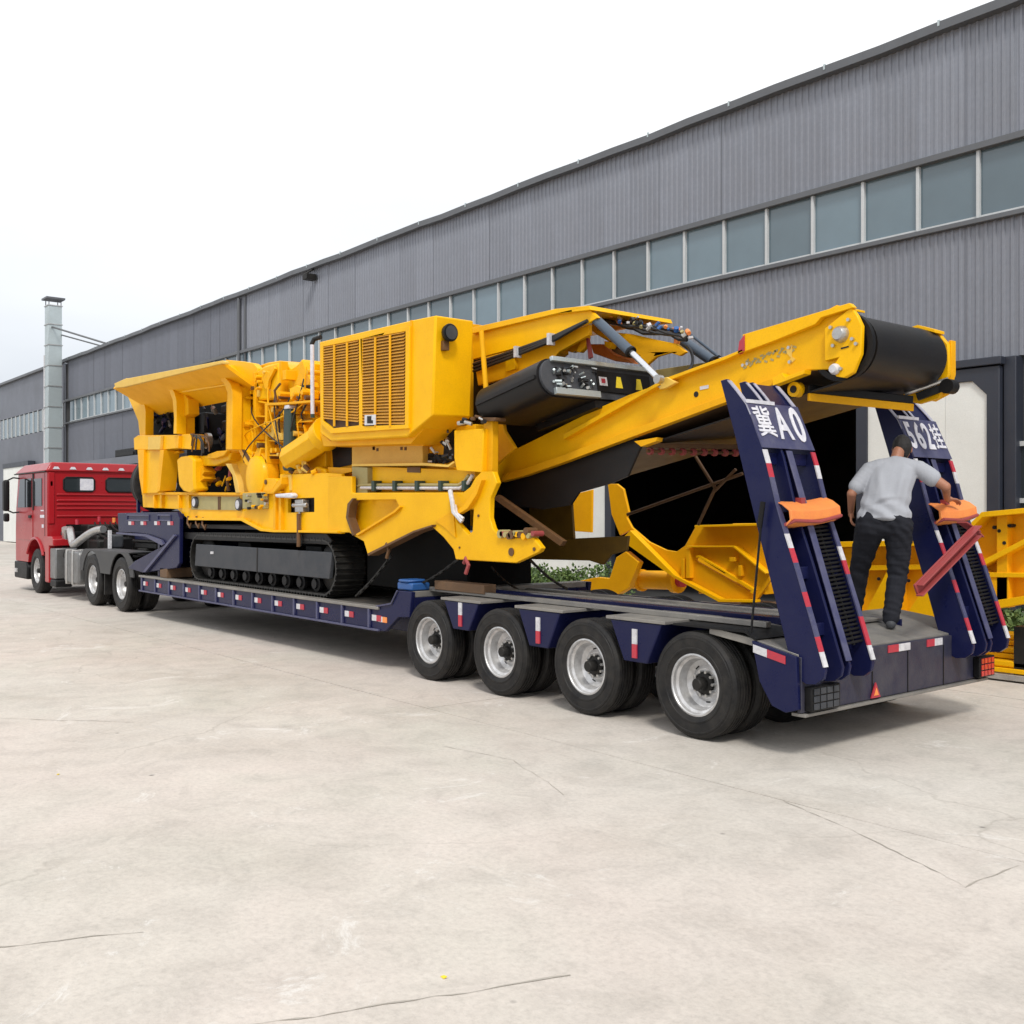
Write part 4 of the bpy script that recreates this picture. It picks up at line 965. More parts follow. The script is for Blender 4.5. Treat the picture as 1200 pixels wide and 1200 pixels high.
obj("mirror_arm", MB().tube([(-28.83,6.75,2.05),(-28.83,6.9,1.98),(-28.8,7.06,2.0)], .02, 6), M_black, mr)
obj("lower_mirror", MB().box(-28.93,-28.74,6.68,6.80,1.75,1.97), M_black, mr, bevel=.04)
obj("grille", MB().box(CX0-.02,CX0-.001,TW0+.3,TW1-.3,1.1,1.8), M_black, cab, bevel=.006)
# chassis gear behind the cab
obj("battery_box", MB().box(-26.08,-25.62,TW0,TW0+.5,.42,1.15), M_tank, tk, bevel=.03)
obj("step", MB().box(-26.0,-25.5,TW0-.02,TW0+.35,.24,.41), M_black, tk, bevel=.03)
ft = obj("fuel_tank", MB().pY([(-24.95,.38),(-24.02,.38),(-23.95,.45),(-23.95,1.06),(-24.02,1.13),(-24.95,1.13),(-25.02,1.06),(-25.02,.45)], TW0+.02, .6), M_tank, tk, bevel=.05)
for x in (-24.8, -24.35): obj("tank_strap", MB().box(x-.04,x+.04,TW0-.0,TW0+.64,.365,1.145), M_steel, ft, bevel=.01)
obj("air_tank", MB().cyl((-25.5,7.3,1.0),(-25.05,7.3,1.0),.12,16), M_dark, tk)
obj("engine", MB().box(-27.3,-25.7,7.8,8.8,.7,1.70).box(-25.7,-25.35,7.9,8.6,.9,1.45), M_dark, tk, bevel=.04)
obj("gearbox", MB().cyl((-25.4,8.28,.95),(-24.5,8.28,.95),.26,14,.16), M_dark, tk)
obj("exhaust_pipe", MB().tube(bez((-25.7,7.4,1.55),(-25.4,7.3,1.75),(-25.2,7.3,1.2),(-24.9,7.25,1.25))+bez((-24.9,7.25,1.25),(-24.5,7.25,1.3),(-24.2,7.4,1.62),(-23.6,7.5,1.62))[1:], .085, 10), M_steel, tk)
obj("exhaust_stub", MB().cyl((-25.85,7.35,1.35),(-25.7,7.3,1.62),.09,12), M_steel, tk)
obj("rear_cross_frame", MB().box(-25.95,-25.85,7.25,9.3,1.45,1.53).box(-25.95,-25.87,7.3,7.38,1.05,1.45).box(-25.95,-25.87,9.2,9.28,1.05,1.45), M_black, tk, bevel=.01)
for k, (x, y, z, c) in enumerate([(-25.8,8.1,1.85,M_redr),(-25.8,8.45,1.82,M_org),(-25.75,8.7,1.85,M_steel),(-25.85,7.6,1.78,M_redr)]):
    obj("hose_coupling", MB().cyl((x,y,z-.08),(x,y,z+.04),.04,10), c, tk)
for k in range(6):
    y = 8.0+k*.12
    obj("air_hose", MB().tube(bez((-25.8,y,1.75),(-25.3,y-.1,1.2+.1*k),(-24.2,y+.1,1.3),(-23.3+.1*k,y*.5+4.2,1.75)), .022, 6), M_hose if k % 2 else M_dark, tk)
for k, (x0,x1,y0,y1,z0,z1,mm) in enumerate([(-25.3,-24.6,7.7,8.9,1.05,1.35,M_dark),(-24.4,-23.7,7.75,8.2,1.05,1.42,M_black),(-24.3,-23.9,8.4,9.1,1.05,1.5,M_dark),(-23.6,-23.3,7.6,7.85,1.2,1.5,M_grey)]):
    obj("chassis_box", MB().box(x0,x1,y0,y1,z0,z1), mm, tk, bevel=.04)
for yy in (7.55,): obj("headrest_guard", MB().box(-23.3,-23.22,7.5,7.56,1.2,1.6), M_whr, tk)

# ================================================================== MOBILE CRUSHER
cr_ = thing("mobile_jaw_crusher", (-13, 8.5, .8), "large yellow tracked mobile jaw crusher with a long discharge conveyor loaded on the lowbed trailer", "crusher")
C2 = dict(sc=4.0, ox=120, oy=400); C7 = dict(sc=6.0, ox=120, oy=410); C8 = dict(sc=5.71, ox=250, oy=410)
C3 = dict(sc=3.333, ox=340, oy=340); C1 = dict(sc=4.286, ox=370, oy=490); C4 = dict(sc=3.16, ox=540, oy=340)
C5 = dict(sc=2.857, ox=780, oy=340); C6 = dict(sc=4.444, ox=860, oy=340); CB = dict(sc=5.4545, ox=640, oy=350)
def T(name, pts, Y, t, mat, parent=cr_, bevel=.006, holes=(), **k):
    return obj(name, MB().traced(pts, Y, t, holes, **k), mat, parent, bevel=bevel)
def X_(a, b, Y, sc=1.0, ox=0, oy=0): return atY(ox+a/sc, oy+b/sc, Y)
# --- crawler tracks
TX0, TX1, TZ0, TZ1 = -17.75, -12.57, BZ+.002, 1.64
tr_r = (TZ1-TZ0)/2; tzc = (TZ0+TZ1)/2
def track(y0):
    t = obj("crawler_track", MB().box(TX0+.5, TX1-.5, y0+.10, y0+.36, tzc-.16, tzc+.14), M_dark, cr_, bevel=.02)
    ro_ = worg(t)
    sh = MB().box(-.082,.082,0,.46,-.018,.008).box(-.055,-.035,0,.46,.006,.034).box(.035,.055,0,.46,.006,.034)
    straight = (TX1-tr_r)-(TX0+tr_r); per = 2*straight+2*math.pi*tr_r; n = round(per/.178); first = None
    for i in range(n):
        s = per*i/n
        if s < straight: x, z, a = TX0+tr_r+s, TZ1-.034, 0
        elif s < straight+math.pi*tr_r:
            th = (s-straight)/tr_r; x, z, a = TX1-tr_r+math.sin(th)*(tr_r-.034), tzc+math.cos(th)*(tr_r-.034), th
        elif s < 2*straight+math.pi*tr_r:
            x, z, a = TX1-tr_r-(s-straight-math.pi*tr_r), TZ0+.034, math.pi
        else:
            th = (s-2*straight-math.pi*tr_r)/tr_r; x, z, a = TX0+tr_r-math.sin(th)*(tr_r-.034), tzc-math.cos(th)*(tr_r-.034), math.pi+th
        if first is None: first = obj("track_shoe", sh, M_track, t, local=True, flat=True); o = first
        else: o = first.copy(); COL.objects.link(o); o.parent = t
        o.location = (x-ro_.x, y0-ro_.y, z-ro_.z); o.rotation_euler = (0, a, 0)
    for i in range(9):
        x = TX0+.75+i*(TX1-TX0-1.5)/8
        obj("road_roller", MB().lathe([(.0,-.03),(.07,-.03),(.075,.0),(.115,.01),(.115,.06),(.08,.07),(.08,.20),(.115,.21),(.115,.26),(.0,.26)], 16, 'Y', (x, y0+.08, TZ0+.17)), M_black, t)
    for x in (TX0+tr_r, TX1-tr_r):
        obj("sprocket", MB().lathe([(.0,0),(.12,0),(.14,.03),(.30,.05),(.345,.08),(.345,.22),(.0,.24)], 24, 'Y', (x, y0+.09, tzc)), M_dark, t)
    return t
tA = track(7.12)
tB = track(9.42)
T("track_frame_panel", [(438,950),(1075,990),(1062,1115),(432,1052)], 7.135, .06, M_grey, parent=tA, bevel=.01, **C2)
T("panel_seam", [(722,968),(727,968),(725,1082),(720,1082)], 7.129, .005, M_dark, parent=tA, bevel=0, **C2)
T("panel_bolt", [(505,985),(515,985),(515,997),(505,997)], 7.115, .02, M_whr, parent=tA, bevel=0, **C2)
obj("track_link", MB().box(TX0+.5,TX1-.4,7.25,7.5,TZ1-.10,TZ1-.055), M_dark, tA)
T("track_guard", [(380,895),(1050,900),(1075,935),(1062,955),(1000,950),(430,930),(385,925)], 7.125, .05, M_black, parent=tA, bevel=.01, **C2)
obj("undercarriage_beam", MB().box(-16.6,-16.1,7.5,9.5,1.0,1.5).box(-14.2,-13.7,7.5,9.5,1.0,1.5).box(-17.2,-12.9,7.9,9.2,1.45,1.75), M_black, cr_, bevel=.02)
obj("belly_pan", MB().box(-18.6,-11.9,7.75,9.4,1.5,1.56), M_shade, cr_)
# --- lower chassis side plate (near side) with valve recess
chs = T("chassis_side_plate", [(186,714),(640,716),(835,706),(835,625),(1055,617),(1120,622),(1120,902),(800,893),(740,886),(650,838),(400,833),(352,787),(190,778)], 7.12, .06, M_yel,
        holes=[[(868,738),(992,733),(992,800),(868,803)]], **C2)
obj("chassis_far_plate", MB().box(-19.9,-12.6,9.85,9.9,1.75,2.6), M_yel2, cr_, bevel=.006)
obj("chassis_floor", MB().box(-19.8,-12.6,7.2,9.85,1.72,1.78), M_dark, cr_)
T("top_rail", [(184,706),(640,709),(835,700),(835,712),(640,721),(184,719)], 7.06, .08, M_yel2, bevel=.004, **C2)
T("bottom_rail", [(400,826),(652,828),(742,876),(800,884),(1100,888),(1100,898),(798,895),(738,889),(648,841),(400,838)], 7.06, .07, M_yel, bevel=.004, **C2)
for x in (236, 270, 352, 398): T("stiffener", [(x,716),(x+6,716),(x+6,782),(x,780)], 7.06, .07, M_yel2, bevel=.003, **C2)
for x in (800, 826): T("stiffener", [(x,716),(x+10,716),(x+10,890),(x,890)], 7.07, .06, M_yel2, bevel=.003, **C2)
T("inspection_panel", [(415,726),(640,728),(640,792),(415,788)], 7.105, .02, M_olive, bevel=.004, **C2)
for x in (540, 546): T("panel_divider", [(x,728),(x+4,728),(x+4,790),(x,790)], 7.09, .02, M_brn, bevel=0, **C2)
for (a, b) in ((440,755),(645,765)):
    p = X_(a, b, 7.1, **C2)
    pt = obj("pressure_gauge", MB().lathe([(.0,-.05),(.09,-.05),(.10,-.03),(.10,.0),(.0,.0)], 20, 'Y', p), M_grey, cr_)
    obj("gauge_face", MB().lathe([(.0,-.002),(.07,-.002),(.07,.0),(.0,.0)], 16, 'Y', (p[0],p[1]-.05,p[2])), M_whr, pt)
rd = random.Random(3)
vb = obj("valve_block", MB().box(*(lambda a, b: (a[0], b[0], 7.04, 7.12, b[2], a[2]))(X_(672,712,7.1,**C2), X_(775,785,7.1,**C2))), M_olive, cr_, bevel=.01)
for k in range(16):
    p = X_(rd.uniform(672,775), rd.uniform(712,785), 7.04, **C2)
    obj("fitting", MB().cyl((p[0],7.04,p[2]), (p[0],7.0-rd.uniform(0,.03),p[2]), rd.uniform(.012,.028), 8), rd.choice([M_steel, M_brn, M_dark, M_yel2]), vb)
rc = obj("valve_recess", MB().box(*(lambda a, b: (a[0]-.03, b[0]+.03, 7.2, 7.22, b[2]-.03, a[2]+.03))(X_(868,735,7.15,**C2), X_(992,803,7.15,**C2))), M_black, cr_)
p = X_(925, 768, 7.1, **C2)
obj("control_valve", MB().box(p[0]-.12,p[0]+.12,7.08,7.19,p[2]-.10,p[2]+.08).cyl((p[0]-.2,7.1,p[2]),(p[0]+.22,7.1,p[2]),.035,8).cyl((p[0],7.1,p[2]-.1),(p[0],7.1,p[2]-.6),.02,8), M_steel, rc, bevel=.008)
obj("valve_pipe", MB().cyl((p[0],7.08,p[2]-.12),(p[0],7.08,p[2]-.6),.03,8), M_brn, rc)
T("white_guard_tube", [(805,716),(880,710),(890,720),(885,735),(810,732)], 7.0, .1, M_whs, bevel=.02, **C2)
# dangling fittings below hopper rail
for k, (a, b) in enumerate(((400,820),(440,820),(470,825))):
    p = X_(a, b, 7.1, **C2); obj("shackle", MB().tube([p, (p[0]+.03,p[1]-.02,p[2]-.12), (p[0]+.10,p[1],p[2]-.20), (p[0]+.14,p[1],p[2]-.12)], .018, 6), M_brn, cr_)
# --- hopper
HL0, HL1 = -20.25, -15.25
hop = obj("hopper", MB().add([(HL0,6.62,4.36),(HL1,6.62,4.28),(HL1,7.32,3.86),(HL0+.5,7.32,3.86),(HL0,6.65,4.41),(HL1,6.65,4.33),(HL1,7.36,3.90),(HL0+.5,7.36,3.90)],
                        [(0,1,2,3),(4,7,6,5),(0,4,5,1),(1,5,6,2),(2,6,7,3),(3,7,4,0)]), M_yel2, cr_, bevel=.004)
T("hopper_lip", [(80,236),(150,205),(840,74),(862,82),(862,100),(840,97),(150,262),(90,268)], 6.60, .07, M_pale, parent=hop, bevel=.01, **C7)
T("lip_end_plate", [(135,215),(165,200),(260,200),(300,222),(150,250)], 6.75, .05, M_yel, parent=hop, **C7)
obj("far_wing", MB().add([(HL0,10.4,4.36),(HL1,10.4,4.28),(HL1,9.7,3.86),(HL0+.5,9.7,3.86),(HL0,10.43,4.32),(HL1,10.43,4.24),(HL1,9.7,3.82),(HL0+.5,9.7,3.82)],
                        [(0,1,2,3),(4,7,6,5),(0,4,5,1),(1,5,6,2),(2,6,7,3),(3,7,4,0)]), M_yel2, hop)
T("hopper_beam", [(300,352),(870,262),(870,300),(300,372)], 7.28, .12, M_yel2, parent=hop, **C7)
T("wing_fold", [(290,330),(880,238),(880,250),(290,342)], 6.98, .08, M_yel, parent=hop, bevel=.004, **C7)
obj("hopper_wall", MB().box(-19.8,-15.3,9.6,9.66,2.2,3.9), M_dark, cr_)
obj("feeder_pan", MB().add([(-19.7,7.9,3.7),(-15.4,7.9,3.7),(-15.4,8.3,2.6),(-19.7,8.3,2.6),(-19.7,9.5,3.7),(-15.4,9.5,3.7),(-15.4,9.1,2.6),(-19.7,9.1,2.6)],[(0,1,2,3),(4,7,6,5),(3,2,6,7),(0,3,7,4),(1,5,6,2)]), M_black, cr_)
# curved posts under the wing
T("curved_post", [(150,268),(178,262),(245,330),(292,372),(302,430),(300,610),(262,610),(250,500),(215,415)], 7.05, .16, M_yel, **C7)
T("curved_post", [(425,205),(520,205),(560,290),(600,345),(604,450),(572,470),(572,590),(498,590),(502,480),(492,350),(455,255)], 7.04, .2, M_yel2, **C7)
T("post_flange", [(425,205),(445,200),(505,300),(520,360),(520,590),(498,590),(502,480),(492,350),(455,255)], 6.9, .18, M_yel, **C7)
T("curved_post", [(775,120),(845,100),(945,240),(960,262),(960,700),(870,700),(878,300),(862,262)], 7.02, .2, M_yel, **C7)
T("post_flange", [(770,130),(800,118),(900,240),(915,300),(912,700),(870,700),(882,300),(866,258)], 6.88, .16, M_yel2, **C7)
T("upper_gusset", [(848,100),(870,70),(960,78),(1060,95),(1090,130),(1100,300),(945,260),(880,160)], 7.2, .1, M_yel, **C7)
T("cross_beam", [(218,622),(250,600),(520,598),(540,592),(620,590),(622,700),(520,692),(420,704),(222,702)], 7.0, .24, M_yel, bevel=.012, **C7)
T("beam_web", [(320,612),(408,606),(402,700),(318,702)], 6.94, .06, M_pale, bevel=.008, **C7)
T("beam_bracket", [(505,604),(535,604),(532,690),(512,690)], 6.94, .06, M_yel2, bevel=.004, **C7)
T("tapered_column", [(286,702),(414,702),(400,860),(384,1006),(286,1010),(268,880)], 7.03, .22, M_yel, bevel=.02, **C7)
T("column_flange", [(404,704),(430,704),(402,990),(382,1004)], 6.95, .3, M_yel2, bevel=.004, **C7)
T("column_edge", [(245,702),(290,702),(284,1010),(276,1010),(258,900)], 6.98, .1, M_yel2, bevel=.006, **C7)
T("bulged_housing", [(518,775),(545,752),(612,742),(640,768),(640,920),(650,985),(625,1008),(560,992),(535,960),(526,880)], 6.98, .26, M_yel, bevel=.04, **C7)
T("bulged_shoulder", [(622,745),(716,856),(700,880),(712,905),(690,922),(642,985),(642,770)], 7.1, .22, M_yel2, bevel=.025, **C7)
T("short_arm", [(432,728),(530,706),(535,722),(440,750)], 7.15, .12, M_yel2, bevel=.01, **C7)
T("feeder_arm", [(640,765),(700,745),(760,742),(800,715),(880,705),(905,722),(890,775),(790,815),(655,818)], 7.15, .2, M_yel, bevel=.03, **C7)
T("feeder_arm_cap", [(735,735),(800,712),(878,706),(850,745),(790,765),(740,768)], 7.08, .08, M_yel2, bevel=.015, **C7)
T("diagonal_plate", [(862,800),(905,800),(950,930),(960,1005),(935,1005),(912,880)], 7.04, .1, M_pale, bevel=.008, **C7)
obj("hopper_shade_sheet", MB().box(-20.2,-15.3,8.05,8.09,2.1,4.12), M_shade, cr_)  # black sheet added so the hopper openings look shaded
obj("side_shade_sheet", MB().box(-20.55,-18.3,7.42,7.45,3.15,3.98), M_shade, cr_)  # second black sheet, painted shade behind the left opening
# dark machinery visible through the hopper openings
dk = obj("feeder_motor", MB().box(-18.9,-18.0,7.5,8.0,3.35,3.8).box(-17.4,-15.8,7.55,8.1,3.0,3.6).box(-17.2,-16.0,7.45,7.6,3.7,3.85), M_black, cr_, bevel=.03)
rd = random.Random(11)
for k in range(34):
    side = k % 2
    p = X_(*( (rd.uniform(315,495), rd.uniform(400,590)) if side else (rd.uniform(620,870), rd.uniform(330,690))), 7.34 if side else 7.5, **C7)
    ln = rd.uniform(.08,.3); a = rd.uniform(0,3.14)
    q = (p[0]+math.cos(a)*ln, p[1]+rd.uniform(-.1,.05), p[2]+math.sin(a)*ln*.8)
    obj("motor_pipe", MB().cyl(p, q, rd.uniform(.012,.05), 9), rd.choice([M_dark, M_grey, M_black, M_steel, M_navy]), dk)
p = X_(735, 640, 7.35, **C7)
obj("motor_flange", MB().lathe([(.0,-.06),(.07,-.06),(.08,-.03),(.14,-.02),(.14,.05),(.0,.05)], 20, 'Y', p), M_steel, dk)
for k in range(22):
    p = X_(rd.uniform(680,940), rd.uniform(830,1000), 7.35, **C7); a = rd.uniform(0,3.14); ln = rd.uniform(.06,.22)
    obj("linkage", MB().cyl(p, (p[0]+math.cos(a)*ln, 7.35+rd.uniform(-.05,.05), p[2]+math.sin(a)*ln), rd.uniform(.012,.04), 8), rd.choice([M_brn, M_yel2, M_dark, M_yel, M_redb]), dk)
for k in range(7):
    p = X_(rd.uniform(620,640), 590+rd.uniform(0,20), 7.0, **C7); q = X_(rd.uniform(625,760), rd.uniform(640,760), 7.0, **C7)
    obj("hydraulic_hose", MB().tube(bez(p, (p[0]+.3,6.98,p[2]-.05), (q[0]+.12,6.98,q[2]+.3), q), .014, 6), M_hose if k % 3 else M_brn, dk)
# --- jaw crusher body
jw = T("jaw_body", [(20,160),(60,120),(180,140),(250,150),(300,105),(360,85),(440,72),(490,98),(520,130),(560,100),(592,62),(618,108),(672,90),(672,430),(720,470),(790,540),(790,645),(750,655),(750,830),(440,832),(440,952),(180,962),(80,690),(85,300),(40,260)], 7.34, .5, M_yel, bevel=.02, **C8)
T("body_core", [(180,140),(440,72),(672,90),(720,470),(790,640),(180,960)], 7.86, 1.7, M_yel2, parent=jw, **C8)
T("left_frame_post", [(95,180),(170,150),(195,190),(265,600),(240,770),(200,720),(110,560)], 7.2, .13, M_yel, parent=jw, bevel=.015, **C8)
T("slot_cover", [(172,258),(196,262),(200,430),(176,440)], 7.175, .03, M_grn, parent=jw, bevel=.004, **C8)
T("vertical_rib", [(262,150),(276,150),(282,600),(268,620)], 7.16, .18, M_yel2, parent=jw, bevel=.006, **C8)
T("vertical_rib", [(342,360),(356,360),(358,760),(344,760)], 7.14, .2, M_yel2, parent=jw, bevel=.006, **C8)
T("vertical_rib", [(440,75),(452,75),(452,340),(440,340)], 7.22, .12, M_yel2, parent=jw, bevel=.006, **C8)
T("ledge", [(350,355),(490,350),(668,335),(668,350),(490,366),(352,372)], 7.05, .29, M_yel2, parent=jw, bevel=.005, **C8)
T("upper_bulge", [(290,140),(345,105),(430,85),(440,300),(420,330),(300,340),(285,230)], 7.2, .14, M_yel, parent=jw, bevel=.03, **C8)
T("chain_bracket", [(320,190),(350,140),(372,150),(400,110),(410,125),(370,200),(360,260),(345,262)], 7.14, .05, M_yel2, parent=jw, bevel=.006, **C8)
T("chain_bracket", [(545,230),(560,190),(590,70),(600,80),(620,150),(660,215),(668,250),(590,238)], 7.2, .1, M_yel2, parent=jw, bevel=.01, **C8)
T("bracket_shadow_gap", [(590,236),(668,234),(668,252),(600,250)], 7.19, .01, M_dark, parent=jw, bevel=0, **C8)
T("pivot_cover", [(505,260),(560,235),(640,262),(668,270),(668,330),(510,338)], 7.18, .1, M_yel, parent=jw, bevel=.02, **C8)
for k, (a, b) in enumerate(((300,180),(320,215),(290,200),(300,260),(345,150),(560,300),(600,290),(580,320),(620,285),(635,320),(545,320),(460,295),(375,500),(350,520),(385,540),(360,545),(425,545),(430,575),(440,600),(540,500),(548,560),(530,530),(430,670),(440,700),(300,625),(320,640),(275,690),(365,885),(280,880),(300,895),(270,920),(120,600),(130,320),(120,420),(230,320),(225,500),(500,420),(620,420),(560,400),(650,150))):
    p = X_(a, b, 7.15, **C8); r = rd.uniform(.018,.042)
    obj("bolt", MB().cyl((p[0],7.36,p[2]), (p[0],7.12-rd.uniform(0,.04),p[2]), r, 8), rd.choice([M_yel2, M_yel2, M_brn, M_pale, M_yel]), jw)
T("adjuster_box", [(335,480),(410,478),(412,555),(395,600),(340,560)], 7.14, .2, M_pale, parent=jw, bevel=.015, **C8)
T("side_latch", [(415,540),(450,560),(455,605),(425,600)], 7.14, .18, M_pale, parent=jw, bevel=.01, **C8)
T("shock_strut", [(470,395),(490,375),(508,392),(512,805),(462,810)], 7.06, .12, M_grn, parent=jw, bevel=.03, **C8)
T("strut_cap", [(474,372),(500,368),(500,392),(470,396)], 7.04, .14, M_whs, parent=jw, bevel=.01, **C8)
# flywheel housing and V arms
p = X_(315, 850, 7.2, **C8)
obj("flywheel_housing", MB().lathe([(.0,-.14),(.20,-.14),(.32,-.10),(.36,-.03),(.36,.12),(.0,.12)], 36, 'Y', p), M_yel, jw)
obj("flywheel_edge", MB().lathe([(.37,-.06),(.395,-.06),(.395,.12),(.37,.12)], 36, 'Y', p, closed=True), M_yel2, jw)
T("lower_housing", [(232,850),(420,860),(430,880),(385,952),(232,955)], 7.12, .2, M_yel, parent=jw, bevel=.02, **C8)
T("v_arm", [(130,600),(165,590),(250,720),(262,760),(240,790),(215,770)], 7.12, .12, M_yel, parent=jw, bevel=.01, **C8)
T("v_arm", [(250,760),(262,720),(300,640),(318,660),(300,750),(270,770)], 7.12, .12, M_yel2, parent=jw, bevel=.01, **C8)
T("arm_slot", [(155,610),(163,606),(238,715),(244,755),(232,748)], 7.11, .01, M_brn, parent=jw, bevel=0, **C8)
T("curved_skirt", [(380,952),(430,880),(455,850),(452,900),(400,960)], 7.0, .3, M_yel2, parent=jw, bevel=.01, **C8)
T("vertical_seam", [(500,838),(520,838),(520,940),(508,940)], 7.1, .02, M_pale, bevel=0, **C8)
# exhaust / drive tube
p, q = X_(520, 725, 7.15, **C8), X_(735, 585, 7.15, **C8)
obj("drive_tube", MB().cyl(p, q, .20, 8).cyl((q[0]-.02,q[1],q[2]), (q[0]+.14,q[1],q[2]+.08), .23, 18), M_yel, cr_, bevel=.01)
T("service_box", [(440,830),(640,828),(670,790),(700,780),(750,800),(750,960),(440,960)], 7.2, .15, M_yel, bevel=.02, **C8)
for k in range(14):
    a, b = rd.uniform(520,700), rd.uniform(765,825)
    p = X_(a, b, 7.15, **C8); obj("fitting", MB().cyl(p, (p[0]+rd.uniform(-.1,.1), p[1]-.05, p[2]+rd.uniform(-.05,.12)), rd.uniform(.015,.04), 8), rd.choice([M_pale, M_brn, M_yel2, M_whr]), cr_)
rd = random.Random(77)
for k in range(60):
    a, b = rd.uniform(150,640), rd.uniform(160,760)
    p = X_(a, b, 7.2, **C8); q_ = rd.random(); y = rd.uniform(7.12,7.3)
    if q_ < .35: obj("small_bracket", MB().box(p[0]-rd.uniform(.02,.07),p[0]+rd.uniform(.02,.06),y,7.36,p[2]-rd.uniform(.02,.09),p[2]+rd.uniform(.02,.09)), rd.choice([M_yel,M_yel2,M_yel2,M_pale]), jw, bevel=.006)
    elif q_ < .6: obj("steel_pipe", MB().tube([(p[0],y,p[2]),(p[0]+rd.uniform(-.05,.05),y-.03,p[2]+rd.uniform(.1,.3)),(p[0]+rd.uniform(-.15,.15),y,p[2]+rd.uniform(.3,.5))], rd.uniform(.01,.02), 6), rd.choice([M_yel2,M_brn,M_hose,M_olive]), jw)
    elif q_ < .8: obj("painted_shadow_gap", MB().box(p[0]-rd.uniform(.01,.03),p[0]+rd.uniform(.01,.03),7.325,7.339,p[2]-rd.uniform(.02,.09),p[2]+rd.uniform(.02,.09)), M_brn, jw)  # flat brown patch, its colour stands in for a shadow gap
    else: obj("bolt", MB().cyl((p[0],7.34,p[2]),(p[0],y,p[2]),rd.uniform(.02,.05),8), rd.choice([M_yel,M_yel2,M_pale,M_brn]), jw)
for (a0,b0,a1,b1) in ((160,480,300,500),(280,440,345,440),(360,600,470,610),(520,480,660,470),(520,560,640,560),(110,300,170,300),(300,340,350,350),(360,700,460,700),(600,500,612,560)):
    T("stiffener", [(a0,b0),(a1,b1),(a1,b1+10),(a0,b0+10)], 7.17, .17, M_yel2, parent=jw, bevel=.003, **C8)
for (a0,b0,a1,b1) in ((285,370,335,470),(365,385,445,470),(520,380,650,460),(370,620,455,690),(100,320,160,500)):
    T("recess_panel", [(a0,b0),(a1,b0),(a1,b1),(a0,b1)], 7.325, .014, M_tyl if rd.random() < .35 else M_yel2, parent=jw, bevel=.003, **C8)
for k in range(6):
    p = X_(rd.uniform(200,640), rd.uniform(180,420), 7.15, **C8); q = X_(rd.uniform(200,640), rd.uniform(420,800), 7.15, **C8)
    obj("hydraulic_hose", MB().tube(bez(p, (p[0]+.1,7.05,p[2]-.3), (q[0]-.1,7.05,q[2]+.25), q), .011, 6), M_hose if k % 3 else M_yel2, jw)
# --- engine pod with louvred face
PY = 6.88
M_grb = paint("rust_dark_mesh", (.07,.03,.012), .7, dirt=.5, scale=14)
pod = T("engine_pod", [(113,202),(470,118),(568,98),(556,488),(452,574),(158,590),(116,560)], PY+.0, .55, M_yel, bevel=.02, **C3)
T("pod_underside", [(116,560),(158,590),(452,574),(556,488),(540,520),(470,600),(130,610)], PY+.1, .5, M_yel2, parent=pod, **C3)
T("pod_core", [(120,215),(560,110),(552,486),(450,570),(160,585)], PY+.56, 1.6, M_yel2, parent=pod, **C3)
fr = T("grille_frame", [(118,205),(466,140),(462,540),(158,560),(120,522)], PY-.035, .05, M_yel, parent=pod, bevel=.004, holes=[[(128,220),(268,193),(268,528),(165,540),(128,510)], [(280,190),(450,160),(447,525),(280,532)]], **C3)
T("grille_backing", [(122,212),(460,148),(456,538),(160,552),(124,516)], PY-.0035, .003, M_grb, parent=pod, bevel=0, **C3)
M_slat = paint("louvre_yellow", (.60,.28,.02), .5, dirt=.6, dirtcol=(.34,.15,.02), scale=8)
for k in range(29):
    for (xa, xb, ya, yb, yl) in ((129,268,222,196,512), (281,448,192,162,524)):
        t = k/28.5
        z0a = ya+(yl-ya)*t; z0b = yb+((524 if xa > 200 else 528)-yb)*t
        if xa < 200 and t > .97: continue
        p, q = X_(xa, z0a, PY-.02, **C3), X_(xb, z0b, PY-.02, **C3)
        obj("louvre_slat", MB().add([(p[0],PY-.034,p[2]-.012),(q[0],PY-.034,q[2]-.012),(q[0],PY-.005,q[2]+.022),(p[0],PY-.005,p[2]+.022),(p[0],PY-.034,p[2]-.017),(q[0],PY-.034,q[2]-.017),(q[0],PY-.005,q[2]+.016),(p[0],PY-.005,p[2]+.016)],
                                  [(0,1,2,3),(4,7,6,5),(0,4,5,1),(1,5,6,2),(2,6,7,3),(3,7,4,0)]), M_slat, pod, flat=True)
for x in (170, 220, 330, 388):
    yt = 205-(x-170)*.18; T("grille_bar", [(x-3,yt+8),(x+3,yt+8),(x+3,532),(x-3,532)], PY-.045, .012, M_yel2, parent=pod, bevel=0, **C3)
T("info_plate", [(290,488),(332,486),(332,526),(290,528)], PY-.05, .012, M_whr, parent=pod, bevel=.002, **C3)
T("info_mark", [(300,492),(316,492),(316,508),(322,508),(322,520),(300,520)], PY-.054, .0035, M_dark, parent=pod, bevel=0, **C3)
T("pod_bead", [(468,118),(474,117),(468,560),(462,562)], PY-.012, .014, M_yel2, parent=pod, bevel=0, **C3)
pe = atX(596*0+340+604/3.333, 340+160/3.333, -9.74)
pe = atX(522, 391, -9.875)
lm = obj("work_lamp", MB().lathe([(.0,.0),(.05,.0),(.095,.05),(.105,.10),(.095,.115),(.0,.10)], 24, 'X', (pe[0], pe[1], pe[2])), M_black, pod)
obj("lamp_lens", MB().lathe([(.0,.108),(.082,.118),(.082,.121),(.0,.125)], 24, 'X', (pe[0], pe[1], pe[2])), M_grey, lm)
obj("lamp_bracket", MB().box(pe[0]-.03,pe[0]+.05,pe[1]-.06,pe[1]+.02,pe[2]-.20,pe[2]-.09), M_brn, lm, bevel=.006)
p, q = X_(98, 215, PY+.1, **C3), X_(100, 485, PY+.1, **C3)
obj("white_pipe", MB().cyl((p[0],PY+.05,p[2]), (q[0],PY+.05,q[2]), .028, 14), M_whs, cr_)
